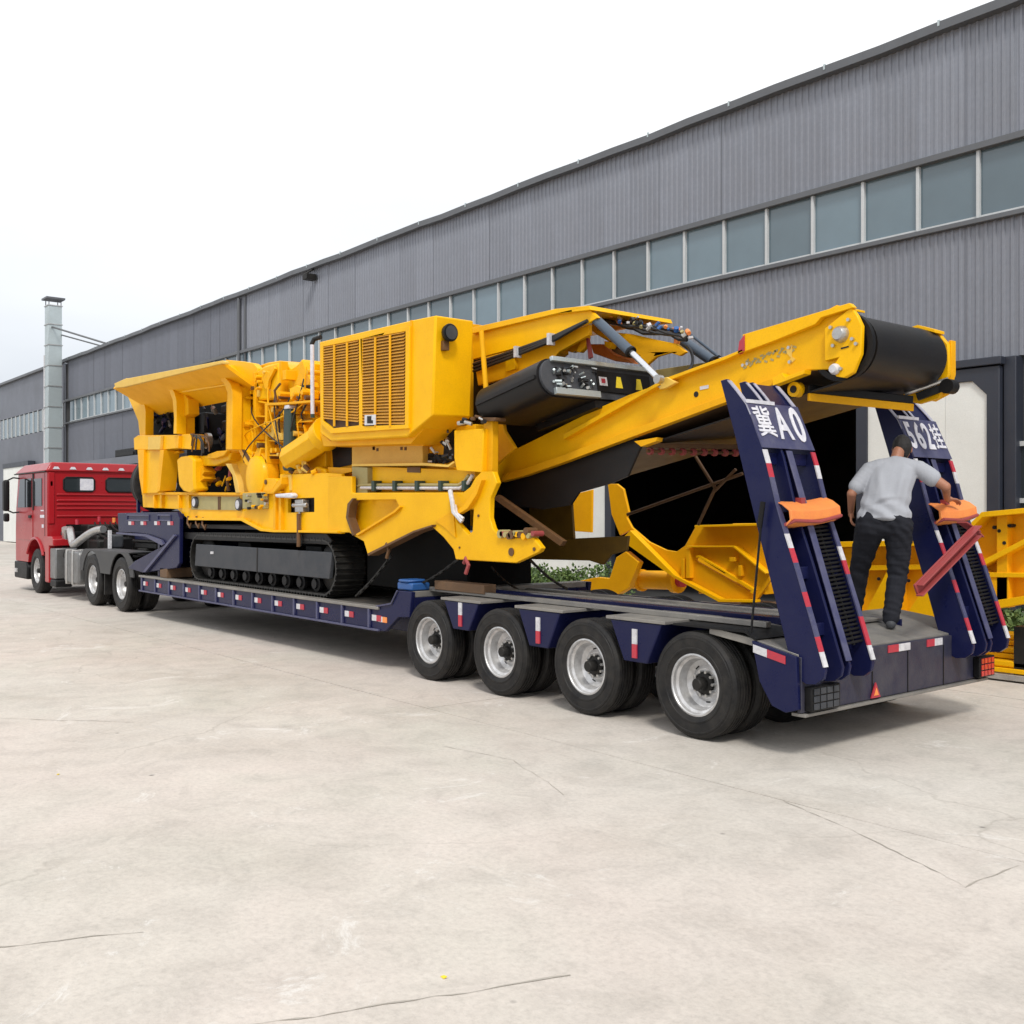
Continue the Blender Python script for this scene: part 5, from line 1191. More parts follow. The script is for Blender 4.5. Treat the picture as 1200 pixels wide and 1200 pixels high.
obj("pipe_elbow", MB().tube([(p[0]-.02,PY+.05,p[2]),(p[0],PY+.08,p[2]+.08),(p[0]+.12,PY+.12,p[2]+.10)], .032, 10), M_dark, cr_)
obj("pipe_tip", MB().cyl((q[0],PY+.05,q[2]-.05),(q[0],PY+.05,q[2]),.03,8), M_grn, cr_)
# --- body under the pod
T("bulkhead_panel", [(180,118),(536,138),(536,226),(180,232)], 7.32, .1, M_pale, bevel=.008, **C1)
T("panel_flange", [(175,112),(540,120),(540,140),(178,130)], 7.22, .14, M_yel2, bevel=.004, **C1)
T("shelf_edge", [(180,230),(540,224),(660,236),(690,216),(694,224),(664,246),(540,238),(180,242)], 7.18, .16, M_pale, bevel=.004, **C1)
T("belt_guard_panel", [(255,242),(800,262),(800,300),(740,330),(255,326)], 7.28, .1, M_yel, bevel=.006, **C1)
T("side_block", [(180,242),(258,248),(258,400),(186,400)], 7.2, .14, M_olive, bevel=.008, **C1)
T("panel_recess", [(458,246),(524,246),(524,274),(458,272)], 7.27, .009, M_brn, bevel=0, **C1)
T("rear_body", [(60,120),(800,30),(800,330),(790,460),(240,420),(60,570)], 7.42, .3, M_yel2, bevel=.01, **C1)
T("dark_gap", [(80,150),(176,110),(178,232),(118,246),(90,285)], 7.40, .015, M_black, bevel=0, **C1)
T("dark_gap", [(545,178),(640,185),(650,30),(695,60),(692,212),(655,226),(545,222)], 7.40, .015, M_black, bevel=0, **C1)
for k in range(18):
    a, b = (rd.uniform(550,690), rd.uniform(170,220)) if k % 3 else (rd.uniform(640,690), rd.uniform(50,180))
    p = X_(a, b, 7.35, **C1); obj("fitting", MB().cyl(p, (p[0]+rd.uniform(-.08,.08), p[1]-.04, p[2]+rd.uniform(-.06,.08)), rd.uniform(.012,.03), 8), rd.choice([M_steel, M_dark, M_black, M_grey]), cr_)
for k in range(5): 
    p = X_(rd.uniform(265,310) if k < 3 else rd.uniform(425,470), rd.uniform(150,165), 7.31, **C1); obj("stencil_mark", MB().box(p[0]-.03,p[0]+.02,7.315,7.3195,p[2]-.02,p[2]+.02), M_brn, cr_)
obj("grey_conduit", MB().tube([X_(228,350,7.2,**C1), X_(500,352,7.2,**C1), X_(725,352,7.2,**C1), X_(765,325,7.2,**C1), X_(788,285,7.2,**C1)], .022, 8), M_whr, cr_)
obj("grey_conduit", MB().tube([X_(90,398,7.2,**C1), X_(130,370,7.2,**C1), X_(228,335,7.2,**C1), X_(500,334,7.2,**C1), X_(715,336,7.2,**C1), X_(745,318,7.2,**C1), X_(768,285,7.2,**C1)], .018, 8), M_olive, cr_)
for x in (285, 390, 502, 620, 738): T("conduit_clamp", [(x-7,314),(x+7,314),(x+7,366),(x-7,366)], 7.15, .12, M_grn, bevel=.003, **C1)
T("upright_plate", [(694,62),(842,52),(836,272),(706,262),(694,200)], 7.14, .08, M_yel, bevel=.01, **C1)
T("post", [(842,12),(886,12),(886,275),(842,275)], 7.2, .09, M_yel2, bevel=.012, **C1)
T("post_cap", [(825,-4),(900,-4),(900,14),(825,14)], 7.15, .16, M_brn, bevel=.01, **C1)
p = X_(866, -5, 7.3, **C1); q = atY(564, 388, 7.3)
obj("vertical_conduit", MB().cyl(p, q, .03, 10), M_yel2, cr_)
for k in range(8):
    a = X_(rd.uniform(740,860), rd.uniform(-2,30), 7.14, **C1); obj("hose_fitting", MB().cyl(a, (a[0]+rd.uniform(-.12,.12), a[1]-.03, a[2]+rd.uniform(-.02,.03)), rd.uniform(.014,.028), 8), rd.choice([M_dark, M_brn, M_steel]), cr_)
# small hatch plate left of it
T("hatch_plate", [(60,246),(180,250),(180,270),(118,286),(62,292)], 7.24, .06, M_yel2, bevel=.006, **C1)
T("slot", [(80,350),(96,350),(96,545),(80,545)], 7.105, .012, M_dark, bevel=0, **C1)
# --- tail frame plate
tail_ol = [(60,292),(180,292),(180,375),(740,373),(775,345),(800,300),(832,268),(890,268),(908,325),(875,400),(872,500),(888,555),(922,590),(1000,600),(1092,600),(1132,652),(1120,672),(1002,728),(702,710),(690,660),(640,598),(582,545),(492,575),(262,692),(240,620),(205,600),(165,574),(60,578)]
tf = T("tail_frame", tail_ol, 7.10, .07, M_yel, bevel=.01, holes=[[(190,412),(400,410),(416,440),(390,466),(200,583),(170,500),(170,440)], [(690,470),(792,455),(786,568),(766,586),(706,520)]], **C1)
T("tail_frame_far", [(60,292),(180,292),(180,375),(600,373),(640,420),(500,545),(262,692),(165,574),(60,578)], 9.85, .07, M_yel2, bevel=.01, **C1)
T("pocket_plate", [(160,400),(425,400),(425,480),(200,596),(160,500)], 7.24, .03, M_yel, parent=tf, bevel=0, **C1)
T("pocket_rim", [(200,583),(390,466),(416,440),(424,446),(396,474),(206,592)], 7.06, .10, M_yel2, parent=tf, bevel=.003, **C1)
T("pocket_rim", [(190,404),(170,436),(162,500),(192,588),(182,590),(150,500),(158,430),(182,402)], 7.05, .12, M_brn, parent=tf, bevel=.003, **C1)
T("lower_lip", [(262,692),(492,575),(582,545),(584,535),(490,565),(258,680)], 7.04, .16, M_brn, parent=tf, bevel=.003, **C1)
T("curved_flange", [(700,470),(745,435),(790,370),(812,310),(832,310),(806,385),(760,455),(715,482)], 7.04, .07, M_yel2, parent=tf, bevel=.004, **C1)
T("reinforcing_pad", [(690,462),(600,520),(640,545),(700,600)], 7.085, .014, M_yel2, parent=tf, bevel=.003, **C1)
for (a, b, r) in ((980,672,.045),(1095,658,.02),(815,490,.015),(720,650,.012)):
    p = X_(a, b, 7.09, **C1); obj("pin_hole", MB().cyl((p[0],7.088,p[2]),(p[0],7.099,p[2]),r,14), M_brn, tf)
for k in range(12):
    p = X_(940+k*15+rd.uniform(-5,5), 590+rd.uniform(-22,6), 7.12, **C1)
    obj("pivot_fitting", MB().cyl((p[0],7.06,p[2]), (p[0],7.2,p[2]), rd.uniform(.02,.05), 10), rd.choice([M_yel2, M_brn, M_redb, M_olive]), tf)
obj("bent_white_pipe", MB().tube([X_(675,365,7.05,**C1), X_(685,420,7.0,**C1), X_(692,470,7.0,**C1), X_(735,520,7.05,**C1)], .028, 8), M_whr, cr_)
obj("bent_white_pipe", MB().tube([X_(700,440,7.08,**C1), X_(708,480,7.02,**C1), X_(742,505,7.05,**C1)], .018, 8), M_whr, cr_)
for (a, b) in ((350,655),(745,728)):
    p = X_(a, b, 7.12, **C1); obj("lashing_hook", MB().tube([p,(p[0]+.06,7.1,p[2]+.06),(p[0]+.11,7.1,p[2]-.02),(p[0]+.06,7.1,p[2]-.12)], .024, 7), M_brn if a < 500 else M_redb, cr_)
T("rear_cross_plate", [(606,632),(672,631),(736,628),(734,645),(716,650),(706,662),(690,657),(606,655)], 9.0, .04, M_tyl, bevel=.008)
T("chute_shade_sheet", [(570,555),(650,555),(650,634),(575,634)], 9.4, .04, M_shade, bevel=0)  # black sheet painted in as shade, covers the pale door leaf behind
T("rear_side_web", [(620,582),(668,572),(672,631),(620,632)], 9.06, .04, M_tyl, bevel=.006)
T("inner_brace", [(577,584),(583,580),(660,634),(656,640)], 7.6, .06, M_brn, bevel=.004)
# near-black bodies, shade behind the tail plate put into their colour
T("inner_core", [(60,130),(790,50),(790,330),(770,450),(240,420),(60,560)], 7.74, 1.5, M_shade, bevel=0, **C1)
obj("inner_skirt", MB().box(-12.4,-10.1,7.5,7.55,BZ+.2,2.6), M_shade, cr_)
obj("rear_axle_box", MB().box(-12.3,-10.9,7.7,9.2,.95,1.6), M_shade, cr_, bevel=.02)
# --- main discharge conveyor (sloping up to the rear)
CY0, CY1 = 8.0, 9.35
beam_ol = tr([(125,690),(118,662),(135,628),(200,590),(500,440),(620,388)], 3.16, 540, 340) + [(780,447),(848,422),(870,412),(905,400),(979,367),(997,358),(1008,380),(1008,414),(990,432),(943,434),(905,451),(657,543),(613,558),(586,565)]
cv = T("conveyor_side_beam", beam_ol, CY0, .05, M_yel, bevel=.008)
T("far_side_beam", beam_ol, CY1, .05, M_yel2, parent=cv)
T("lower_flange", [(586,565),(613,558),(657,543),(905,451),(905,443),(657,534),(613,549),(590,556)], CY0-.07, .09, M_yel2, parent=cv, bevel=.004)
T("guard_plate", [(870,392),(995,355),(1000,360),(962,372),(955,380),(905,400),(870,413)], CY0-.07, .06, M_yel, parent=cv, bevel=.004)
T("flange_step", [(905,443),(916,437),(920,442),(943,433),(942,438),(905,452)], CY0-.10, .1, M_yel, parent=cv, bevel=.003)
T("head_plate", tr([(610,88),(640,130),(665,185),(660,330),(640,380),(620,430),(575,457),(530,450),(513,425),(515,395),(545,350),(470,370),(470,200)], 4.444, 860, 340), CY0-.05, .05, M_yel, parent=cv, bevel=.008)
T("top_return_edge", [(660,515),(780,447),(848,422),(870,412),(870,409),(848,418),(780,443),(660,509)], CY0-.08, .1, M_yel, parent=cv, bevel=.003)
p = X_(560, 230, CY0-.05, **C6)
bs = obj("shaft_bearing", MB().lathe([(.0,-.07),(.05,-.07),(.065,-.05),(.075,-.0),(.0,.0)], 20, 'Y', p), M_steel, cv)
p = X_(528, 412, CY0-.05, **C6); obj("tensioner_pin", MB().lathe([(.0,-.05),(.035,-.05),(.05,-.02),(.05,.0),(.0,.0)], 16, 'Y', p), M_whr, cv)
for a, b in ((600,155),(508,195),(520,290),(640,280),(620,255),(560,410),(75,385),(52,392),(295,375),(290,300)):
    p = X_(a, b, CY0-.05, **C6); obj("bolt", MB().cyl((p[0],p[1],p[2]), (p[0],p[1]-.025,p[2]), .016, 8), M_steel, cv)
T("adjust_slot", tr([(555,300),(595,290),(597,296),(557,308)], 4.444, 860, 340), CY0-.056, .006, M_dark, parent=cv, bevel=0)
# lifting eye, holes, decals along the beam
for a, b in ((815,462),(874,472)):
    p = atY(a, b, CY0-.01); obj("beam_hole", MB().cyl((p[0],CY0-.004,p[2]), (p[0],CY0+.002,p[2]), .03, 12), M_dark, cv)
T("rating_label", [(820,453),(830,451),(830,455),(820,457)], CY0-.006, .005, M_whr, parent=cv, bevel=0)
# worn maker's lettering: unreadable grey-olive squiggles on the guard
sc = MB()
for k in range(26):
    t = k/25; a, b = 40+t*270, 395-t*95+18*math.sin(k*1.9)
    p = X_(a, b, CY0-.0, **C6); q = X_(a+16, b-8+14*math.sin(k*2.3+1), CY0, **C6)
    sc.beam((p[0],CY0-.003,p[2]), (q[0],CY0-.003,q[2]), .004, .018)
obj("worn_lettering", sc, M_olive, cv)
T("torn_sticker", tr([(270,300),(305,285),(300,345),(320,360),(292,388),(282,375),(296,352),(275,330)], 4.444, 860, 340), CY0-.006, .005, M_pale, parent=cv, bevel=0)
T("red_marker", [(866,400),(872,392),(872,411),(864,415)], CY0-.08, .05, M_redr, parent=cv, bevel=.004)
# belt: carrying strand, return strand round the head drum
hx, hz, hr = -5.27, 3.455, .285
lx, lz, lr = atY(592, 548, CY0)[0]+.25, atY(592, 548, CY0)[2], .20
def belt_loop(y0, y1, r_h, r_l, th):
    d = Vector((hx-lx, 0, hz-lz)); ang = math.atan2(d.z, d.x); n = 18; P = []; Q = []
    for i in range(n+1):
        a = ang+math.pi/2-math.pi*i/n; P.append((hx+r_h*math.cos(a), hz+r_h*math.sin(a))); Q.append((hx+(r_h-th)*math.cos(a), hz+(r_h-th)*math.sin(a)))
    for i in range(n+1):
        a = ang-math.pi/2-math.pi*i/n; P.append((lx+r_l*math.cos(a), lz+r_l*math.sin(a))); Q.append((lx+(r_l-th)*math.cos(a), lz+(r_l-th)*math.sin(a)))
    m = MB(); N_ = len(P)
    vs = [(a, y0, b) for a, b in P]+[(a, y1, b) for a, b in P]+[(a, y0, b) for a, b in Q]+[(a, y1, b) for a, b in Q]
    fs = []
    for i in range(N_):
        j = (i+1) % N_
        fs += [(i,j,N_+j,N_+i), (2*N_+i,3*N_+i,3*N_+j,2*N_+j), (i,2*N_+i,2*N_+j,j), (N_+i,N_+j,3*N_+j,3*N_+i)]
    return m.add(vs, fs)
obj("conveyor_belt", belt_loop(CY0+.12, CY1-.06, hr, lr, .016), M_belt, cv)
obj("head_drum", MB().lathe([(.0,0),(.06,0),(.06,.06),(hr-.05,.07),(hr-.03,.09),(hr-.018,.10),(hr-.018,1.18),(hr-.05,1.19),(.0,1.2)], 32, 'Y', (hx,CY0+.06,hz)), M_black, cv)
obj("tail_drum", MB().cyl((lx,CY0+.1,lz),(lx,CY1-.05,lz),lr-.02,24), M_black, cv)
for k in range(7):
    t = (k+.5)/7; x = lx+(hx-lx)*t; z = lz+(hz-lz)*t
    obj("idler_roller", MB().cyl((x,CY0+.06,z+.14),(x,CY1-.0,z+.14),.05,12), M_dark, cv)
# inner rubber lip at the drum's near end, seen as a dark ring
obj("drum_guard_ring", MB().lathe([(hr-.03,0),(hr+.02,0),(hr+.02,.05),(hr-.03,.05)], 36, 'Y', (hx,CY0+.01,hz), closed=True), M_black, cv)
# far head plate and its yellow guards
T("far_head_plate", [(lambda w_: (w_[0], w_[2]))((0,0,0))]*0 or tr([(610,88),(650,120),(690,185),(690,330),(650,400),(620,430),(575,457),(530,450),(513,425),(515,395),(470,370),(470,150)], 4.444, 860, 340), CY0, .02, M_yel, parent=cv, bevel=0) if False else None
fx = [(-5.7,3.15),(-5.7,3.70),(-5.35,3.78),(-5.12,3.72),(-5.01,3.58),(-5.0,3.3),(-5.10,3.08),(-5.3,3.04)]
obj("far_head_plate", MB().pY(fx, CY1+.0, .05), M_yel, cv, bevel=.01)
obj("far_guard_lip", MB().pY([(-5.2,3.06),(-5.06,3.12),(-5.0,3.3),(-5.0,3.62),(-5.03,3.62),(-5.05,3.3),(-5.1,3.15),(-5.22,3.1)], CY1+.05, .08), M_yel2, cv, bevel=.004)
obj("head_cover", MB().pY([(-5.62,3.72),(-5.3,3.82),(-5.12,3.76),(-5.12,3.74),(-5.3,3.79),(-5.62,3.70)], CY0-.02, .16), M_yel, cv, bevel=.004)
obj("far_head_cover", MB().pY([(-5.5,3.73),(-5.25,3.78),(-5.07,3.71),(-5.07,3.68),(-5.25,3.75),(-5.5,3.70)], CY1-.12, .17), M_yel, cv, bevel=.004)
# scraper below the drum
sc1, sc2 = Vector((-5.72, 8.12, 3.13)), Vector((-5.32, 9.22, 3.07))
obj("scraper_bar", MB().beam(sc1, sc2, .10, .07), M_black, cv, bevel=.006)
obj("scraper_blade", MB().beam(sc1+Vector((.03,0,-.075)), sc2+Vector((.03,0,-.075)), .03, .07), M_yel2, cv, bevel=.004)
obj("scraper_lug", MB().cyl((-5.80,8.05,3.13),(-5.80,8.13,3.13),.07,16), M_yel, cv); obj("scraper_bore", MB().cyl((-5.80,8.04,3.13),(-5.80,8.049,3.13),.035,12), M_dark, cv)
obj("scraper_arm", MB().beam((-5.28,9.28,3.10), (-4.98,9.38,3.20), .06, .07).cyl((-5.0,9.30,3.18),(-5.0,9.42,3.18),.07,16), M_black, cv)
obj("scraper_rod", MB().cyl((-5.36,9.2,3.13), (-5.0,9.34,3.25), .02, 8), M_steel, cv)
# dark rubber skirt and under-tray of the conveyor
T("rubber_skirt", [(584,566),(613,558),(657,543),(740,507),(752,520),(735,558),(717,566),(678,577),(668,592),(635,597),(588,590)], CY0+.055, .03, M_belt, parent=cv, bevel=0)
M_tray = paint("brown_belt_underside", (.11,.06,.028), .55, dirt=.6, dirtcol=(.04,.025,.015), scale=2)
ut0, ut1 = atY(905, 453, CY0+.1), atY(660, 545, CY0+.1)
obj("under_tray", MB().add([(ut1[0],CY0+.06,ut1[2]),(ut0[0]+.6,CY0+.06,ut0[2]+.14),(ut0[0]+.6,CY1-.02,ut0[2]+.14),(ut1[0],CY1-.02,ut1[2]),(ut1[0],CY0+.06,ut1[2]-.02),(ut0[0]+.6,CY0+.06,ut0[2]+.12),(ut0[0]+.6,CY1-.02,ut0[2]+.12),(ut1[0],CY1-.02,ut1[2]-.02)],
            [(0,1,2,3),(4,7,6,5),(0,4,5,1),(1,5,6,2),(2,6,7,3),(3,7,4,0)]), M_tray, cv)
p = atY(770, 516, CY0+.1)
obj("roller_bracket", MB().beam((p[0]-.1,CY0+.05,p[2]-.05),(p[0]+.35,CY1+.1,p[2]-.04),.06,.05), M_brn, cv)
for k in range(11):
    t = k/10; obj("red_roller_disc", MB().cyl((p[0]-.1+.45*t,CY0+.08+1.2*t,p[2]-.11),(p[0]-.1+.45*t,CY0+.12+1.2*t,p[2]-.11),.04,10), M_redb, cv)
obj("roller_shaft", MB().cyl((p[0]-.1,CY0+.05,p[2]-.11),(p[0]+.35,CY1+.02,p[2]-.11),.018,8), M_brn, cv)
T("beam_stop", tr([(640,560),(725,545),(722,560),(665,580)], 3.16, 540, 340), CY0-.05, .1, M_yel2, parent=cv, bevel=.006)
for a, b, c_, d_ in ((815,535,838,572),(838,572,818,615),(735,603,870,555),(838,575,862,550)):
    P, Q = atY(a, b, 9.6), atY(c_, d_, 9.6); obj("support_rod", MB().cyl(P, Q, .02, 8), M_brn, cr_)
# --- upper boom and magnet lifting frame
bm_ = T("boom_plate", [(553,388),(650,366),(662,366),(690,362),(700,372),(690,378),(660,389),(650,395),(603,408),(554,421)], 7.75, .05, M_yel, bevel=.008)
T("boom_plate_far", [(553,388),(650,366),(690,362),(700,372),(690,378),(660,389),(603,408),(554,421)], 8.9, .05, M_yel2, parent=bm_)
T("boom_flange", [(553,384),(650,362),(690,358),(692,363),(650,368),(553,391)], 7.70, 1.3, M_yel, parent=bm_, bevel=.004)
T("boom_lower_plate", [(556,424),(605,409),(650,395),(690,380),(690,392),(655,412),(640,430),(560,452)], 7.85, .05, M_yel2, parent=bm_, bevel=.006)
T("boom_web", [(592,412),(600,408),(604,432),(592,436)], 7.8, .3, M_yel, parent=bm_, bevel=.004)
T("lift_arm", tr([(295,150),(330,205),(420,215),(540,225),(700,262),(830,288),(892,340),(850,366),(790,345),(700,372),(640,425),(580,400),(600,360),(520,345),(470,300),(330,235),(285,200)], 5.4545, 640, 350), 8.35, .05, M_yel2, parent=bm_, bevel=.008)
T("lift_arm_far", tr([(330,205),(540,225),(700,262),(830,288),(892,340),(850,366),(790,345),(700,372),(640,425),(520,345),(330,235)], 5.4545, 640, 350), 8.95, .05, M_yel, parent=bm_, bevel=.008)
T("pivot_bracket", tr([(80,275),(180,250),(235,238),(240,290),(200,330),(165,345),(90,320)], 5.4545, 640, 350), 8.1, .06, M_yel, parent=bm_, bevel=.008, holes=[tr([(165,250),(185,250),(183,272),(163,274)], 5.4545, 640, 350)])
T("pivot_bracket", tr([(235,240),(262,238),(250,310),(215,345),(190,340)], 5.4545, 640, 350), 8.0, .06, M_yel2, parent=bm_, bevel=.006)
T("orange_hood", tr([(280,290),(360,290),(385,325),(430,360),(520,390),(560,415),(440,400),(300,350)], 5.4545, 640, 350), 8.6, .3, M_org, parent=bm_, bevel=.01)
T("motor_case", tr([(420,300),(470,310),(520,350),(500,375),(440,350),(410,330)], 5.4545, 640, 350), 8.45, .2, M_brn, parent=bm_, bevel=.02)
T("small_rib", tr([(370,270),(420,280),(400,320),(372,300)], 5.4545, 640, 350), 8.3, .1, M_yel2, parent=bm_, bevel=.004)
T("red_turnbuckle", tr([(250,250),(266,250),(290,375),(268,385),(262,320)], 5.4545, 640, 350), 8.0, .03, M_redb, parent=bm_, bevel=.004)
T("end_lug", tr([(785,190),(835,180),(845,240),(835,290),(812,290),(815,250),(785,240)], 5.4545, 640, 350), 8.5, .05, M_org, parent=bm_, bevel=.006)
# hose bundle running along the boom
rd = random.Random(5)
for k in range(9):
    pts = [(285+rd.uniform(-10,10),85),(340,120),(430,155),(520,170),(620,195),(700,200),(780,215),(850,235),(900,250)]
    yy = 8.2+k*.07; dz = rd.uniform(-.05,.05)
    q = [X_(a, b+rd.uniform(-14,18), yy, **CB) for a, b in pts]
    obj("hydraulic_hose", MB().tube([Vector(a)+Vector((0,0,dz*.4)) for a in q], rd.uniform(.014,.026), 6), M_hose, bm_)
for k in range(34):
    t = rd.random(); a = 210+t*730; b = (62+t*150 if t > .15 else 60+rd.uniform(0,25))+rd.uniform(-14,34)
    p = X_(a, b, 8.2, **CB); obj("hose_fitting", MB().cyl(p, (p[0]+rd.uniform(-.06,.06), p[1]+rd.uniform(-.04,.04), p[2]+rd.uniform(-.04,.05)), rd.uniform(.012,.03), 8), rd.choice([M_dark, M_hose, M_steel, M_org, M_olive, M_blue, M_whr]), bm_)
for k in range(3):
    p, q, r_ = atY(555, 427+k*4, 7.72), atY(603, 411+k*3, 7.72), atY(650, 394+k*2, 7.72)
    obj("hydraulic_hose", MB().tube([p, q, r_, atY(688, 376, 7.72)], .022, 7), M_hose, bm_)
for a, b in ((606,412),(645,397)): p = atY(a, b, 7.7); obj("hose_clip", MB().box(p[0]-.02,p[0]+.02,7.66,7.75,p[2]-.07,p[2]+.06), M_whr, bm_)
# lift cylinders
def ram(A, B, C, ra, rb, yy, n1="lift_cylinder"):
    a, b, c = X_(*A, yy, **CB), X_(*B, yy, **CB), X_(*C, yy, **CB)
    o = obj(n1, MB().cyl(a, b, ra, 16), M_cylb, cr_)
    obj("gland", MB().cyl(b, Vector(b).lerp(Vector(a), -.04), ra*1.15, 16), M_black, o)
    obj("piston_rod", MB().cyl(b, c, rb, 14), M_chr, o)
    obj("rod_eye", MB().cyl((c[0],yy-.035,c[2]),(c[0],yy+.035,c[2]), rb*1.35, 14), M_steel, o)
    return o
ram((300,118), (535,335), (720,515), .055, .034, 7.82)
ram((860,262), (1065,400), (1110,430), .06, .03, 9.2)
ram((905,215), (1100,370), (1115,385), .018, .012, 9.35, "slim_pipe")
obj("drooping_hose", MB().tube(bez(X_(900,300,9.0,**CB), X_(965,370,9.0,**CB), X_(950,480,9.0,**CB), X_(800,530,8.6,**CB), 14), .018, 7), M_hose, cr_)
T("cylinder_foot", tr([(690,520),(715,495),(745,505),(800,545),(740,575),(690,560)], 5.4545, 640, 350), CY0-.06, .05, M_steel, bevel=.006)
T("foot_plate", tr([(745,505),(770,500),(830,535),(770,570),(720,580)], 5.4545, 640, 350), CY0-.1, .05, M_pale, bevel=.006)
T("far_frame_bar", tr([(700,455),(1100,395),(1100,415),(830,500),(740,500),(700,475)], 5.4545, 640, 350), 9.3, .05, M_olive, bevel=.004)
# --- overband magnet: tilted, belt across the machine
mg0, mg1 = Vector((-9.42, 0, 3.22)), Vector((-8.33, 0, 3.44)); mv = (mg1-mg0)
ma = mv.normalized(); mu = Vector((-ma.z, 0, ma.x))
def stad(r, y0, y1, n=12):
    P = [(y0+r-r*math.sin(math.pi*i/n), r*math.cos(math.pi*i/n)) for i in range(n+1)] + [(y1-r+r*math.sin(math.pi*i/n), -r*math.cos(math.pi*i/n)) for i in range(n+1)]
    return P
def magprism(P, s0, s1):
    return MB().prism([P], lambda a, b: tuple(mg0+ma*s0+mu*b+Vector((0,a,0))), lambda a, b: tuple(mg0+ma*s1+mu*b+Vector((0,a,0))))
Lm = mv.length
mag = obj("magnet_belt", magprism(stad(.215, 7.12, 8.95), 0, Lm-.03), M_belt, cr_)
obj("cleat", magprism([(7.10,-.02),(7.13,-.02),(7.13,.02),(7.10,.02)], .02, Lm-.05), M_belt, mag)
obj("side_frame", magprism(stad(.20, 7.15, 8.92), Lm-.028, Lm+.012), M_grey, mag, bevel=.004)
obj("side_channel", magprism([(7.30,.165),(8.85,.165),(8.85,.215),(7.30,.215)], Lm+.0125, Lm+.06), M_galv, mag, bevel=.004)
obj("side_channel", magprism([(7.30,-.20),(7.95,-.20),(7.95,-.13),(7.30,-.13)], Lm+.0125, Lm+.06), M_galv, mag, bevel=.004)
obj("side_cover", magprism([(7.95,-.12),(8.8,-.12),(8.8,.12),(7.95,.12)], Lm+.0125, Lm+.03), M_black, mag, bevel=.004)
for k in range(46):
    a, b = rd.uniform(7.3,7.92), rd.uniform(-.11,.15)
    c0 = mg0+ma*(Lm+.0125)+mu*b+Vector((0,a,0)); 
    obj("bearing_fitting", MB().cyl(c0, c0+ma*rd.uniform(.02,.06)+mu*rd.uniform(-.03,.03)+Vector((0,rd.uniform(-.05,.05),0)), rd.uniform(.008,.022), 7), rd.choice([M_steel, M_dark, M_galv, M_black]), mag)
for yy, mt in ((8.28,M_yellab),(8.6,M_yellab)):
    obj("warning_sign", magprism([(yy-.055,-.06),(yy+.055,-.06),(yy+.04,.07),(yy-.02,.07)], Lm+.0305, Lm+.034), mt, mag)
obj("warning_sign", magprism([(7.98,-.05),(8.1,-.05),(8.1,.05),(7.98,.05)], Lm+.0305, Lm+.034), M_whr, mag)
obj("warning_dot", magprism([(8.01,-.02),(8.07,-.02),(8.07,.03),(8.01,.03)], Lm+.0345, Lm+.037), M_redr, mag)
obj("bottom_frame", magprism([(7.9,-.30),(8.9,-.30),(8.9,-.22),(7.9,-.22)], .1, Lm), M_black, mag)
T("curved_chute", tr([(125,470),(150,465),(160,520),(200,585),(125,650),(118,600)], 3.16, 540, 340), 7.6, .05, M_yel2, bevel=.01)
T("chute_edge", tr([(140,462),(330,485),(330,492),(150,470)], 3.16, 540, 340), 7.9, .3, M_brn, bevel=.004)
T("chute_interior", tr([(150,468),(600,480),(600,400),(420,480),(190,590),(120,650),(122,470)], 3.16, 540, 340), 8.2, .9, M_black, bevel=0)
T("rear_hood", tr([(45,250),(85,250),(110,440),(90,480),(45,480)], 3.16, 540, 340), 7.9, .6, M_black, bevel=.01)
T("hood_plate", tr([(175,260),(330,215),(330,230),(235,300),(175,310)], 3.16, 540, 340), 8.1, .3, M_yel, bevel=.006)
# ================================================================== ORANGE PADS, RED CHANNEL
def pad(dy, label):
    x = edge_pts(2.02); o = thing("orange_pad", (x, 7.4+dy, 1.98), label, "pad")
    m = MB(); P = []
    prof = [(-.02,-.11),(.08,-.09),(.13,-.04),(.12,.03),(.05,.08),(-.03,.11)]
    y0, y1 = 7.07+dy, 7.76+dy; n = len(prof); seg = 8; vs = []
    for i in range(seg+1):
        t = i/seg; y = y0+(y1-y0)*t; sg = -.02*math.sin(math.pi*t)
        for k in (0, 1):
            for (a, b) in prof: vs.append((x+a-(.022 if k else 0), y, 1.98+b+sg+.04*t))
    fs = []
    for i in range(seg):
        A, B = i*2*n, (i+1)*2*n
        for j in range(n-1): fs += [(A+j,A+j+1,B+j+1,B+j), (A+n+j,B+n+j,B+n+j+1,A+n+j+1)]
        fs += [(A,B,B+n,A+n), (A+n-1,A+2*n-1,B+2*n-1,B+n-1)]
    for A in (0, seg*2*n):
        for j in range(n-1): fs.append((A+j,A+n+j,A+n+j+1,A+j+1))
    m.add(vs, fs); obj("shell", m, M_org, o, bevel=.004)
    obj("rim_tube", MB().tube([(x+.0,y0,1.87),(x+.14,y0+.02,1.93),(x+.15,(y0+y1)/2,1.92),(x+.14,y1-.02,1.97),(x,y1,1.91)], .016, 7), M_redb, o)
    obj("strap", MB().box(x-.04,x+.02,y0+.28,y0+.34,2.06,2.12), M_redb, o)
pad(0, "bright orange curved pad fixed across the left-hand ramp")
pad(2.35, "orange pad on the right-hand ramp under the worker's hand")
A, B = Vector(atX(1073, 692, -4.86)), Vector(atX(1142, 622, -4.80))
rc2 = thing("red_steel_channel", A, "dull red steel channel leaning diagonally across the right-hand ramp", "steel bar")
obj("channel", MB().beam(A, B, .02, .11).beam(A+Vector((.035,0,.045)), B+Vector((.035,0,.045)), .07, .012).beam(A+Vector((.035,0,-.045)), B+Vector((.035,0,-.045)), .07, .012), M_redb, rc2, bevel=.003)
C_ = B+Vector((-.05,.12,-.01))
obj("end_tab", MB().beam(B+Vector((-.05,-.14,.08)), C_, .10, .015).beam(C_, C_+Vector((0,.1,-.05)), .06, .015), M_redb, rc2, bevel=.003)
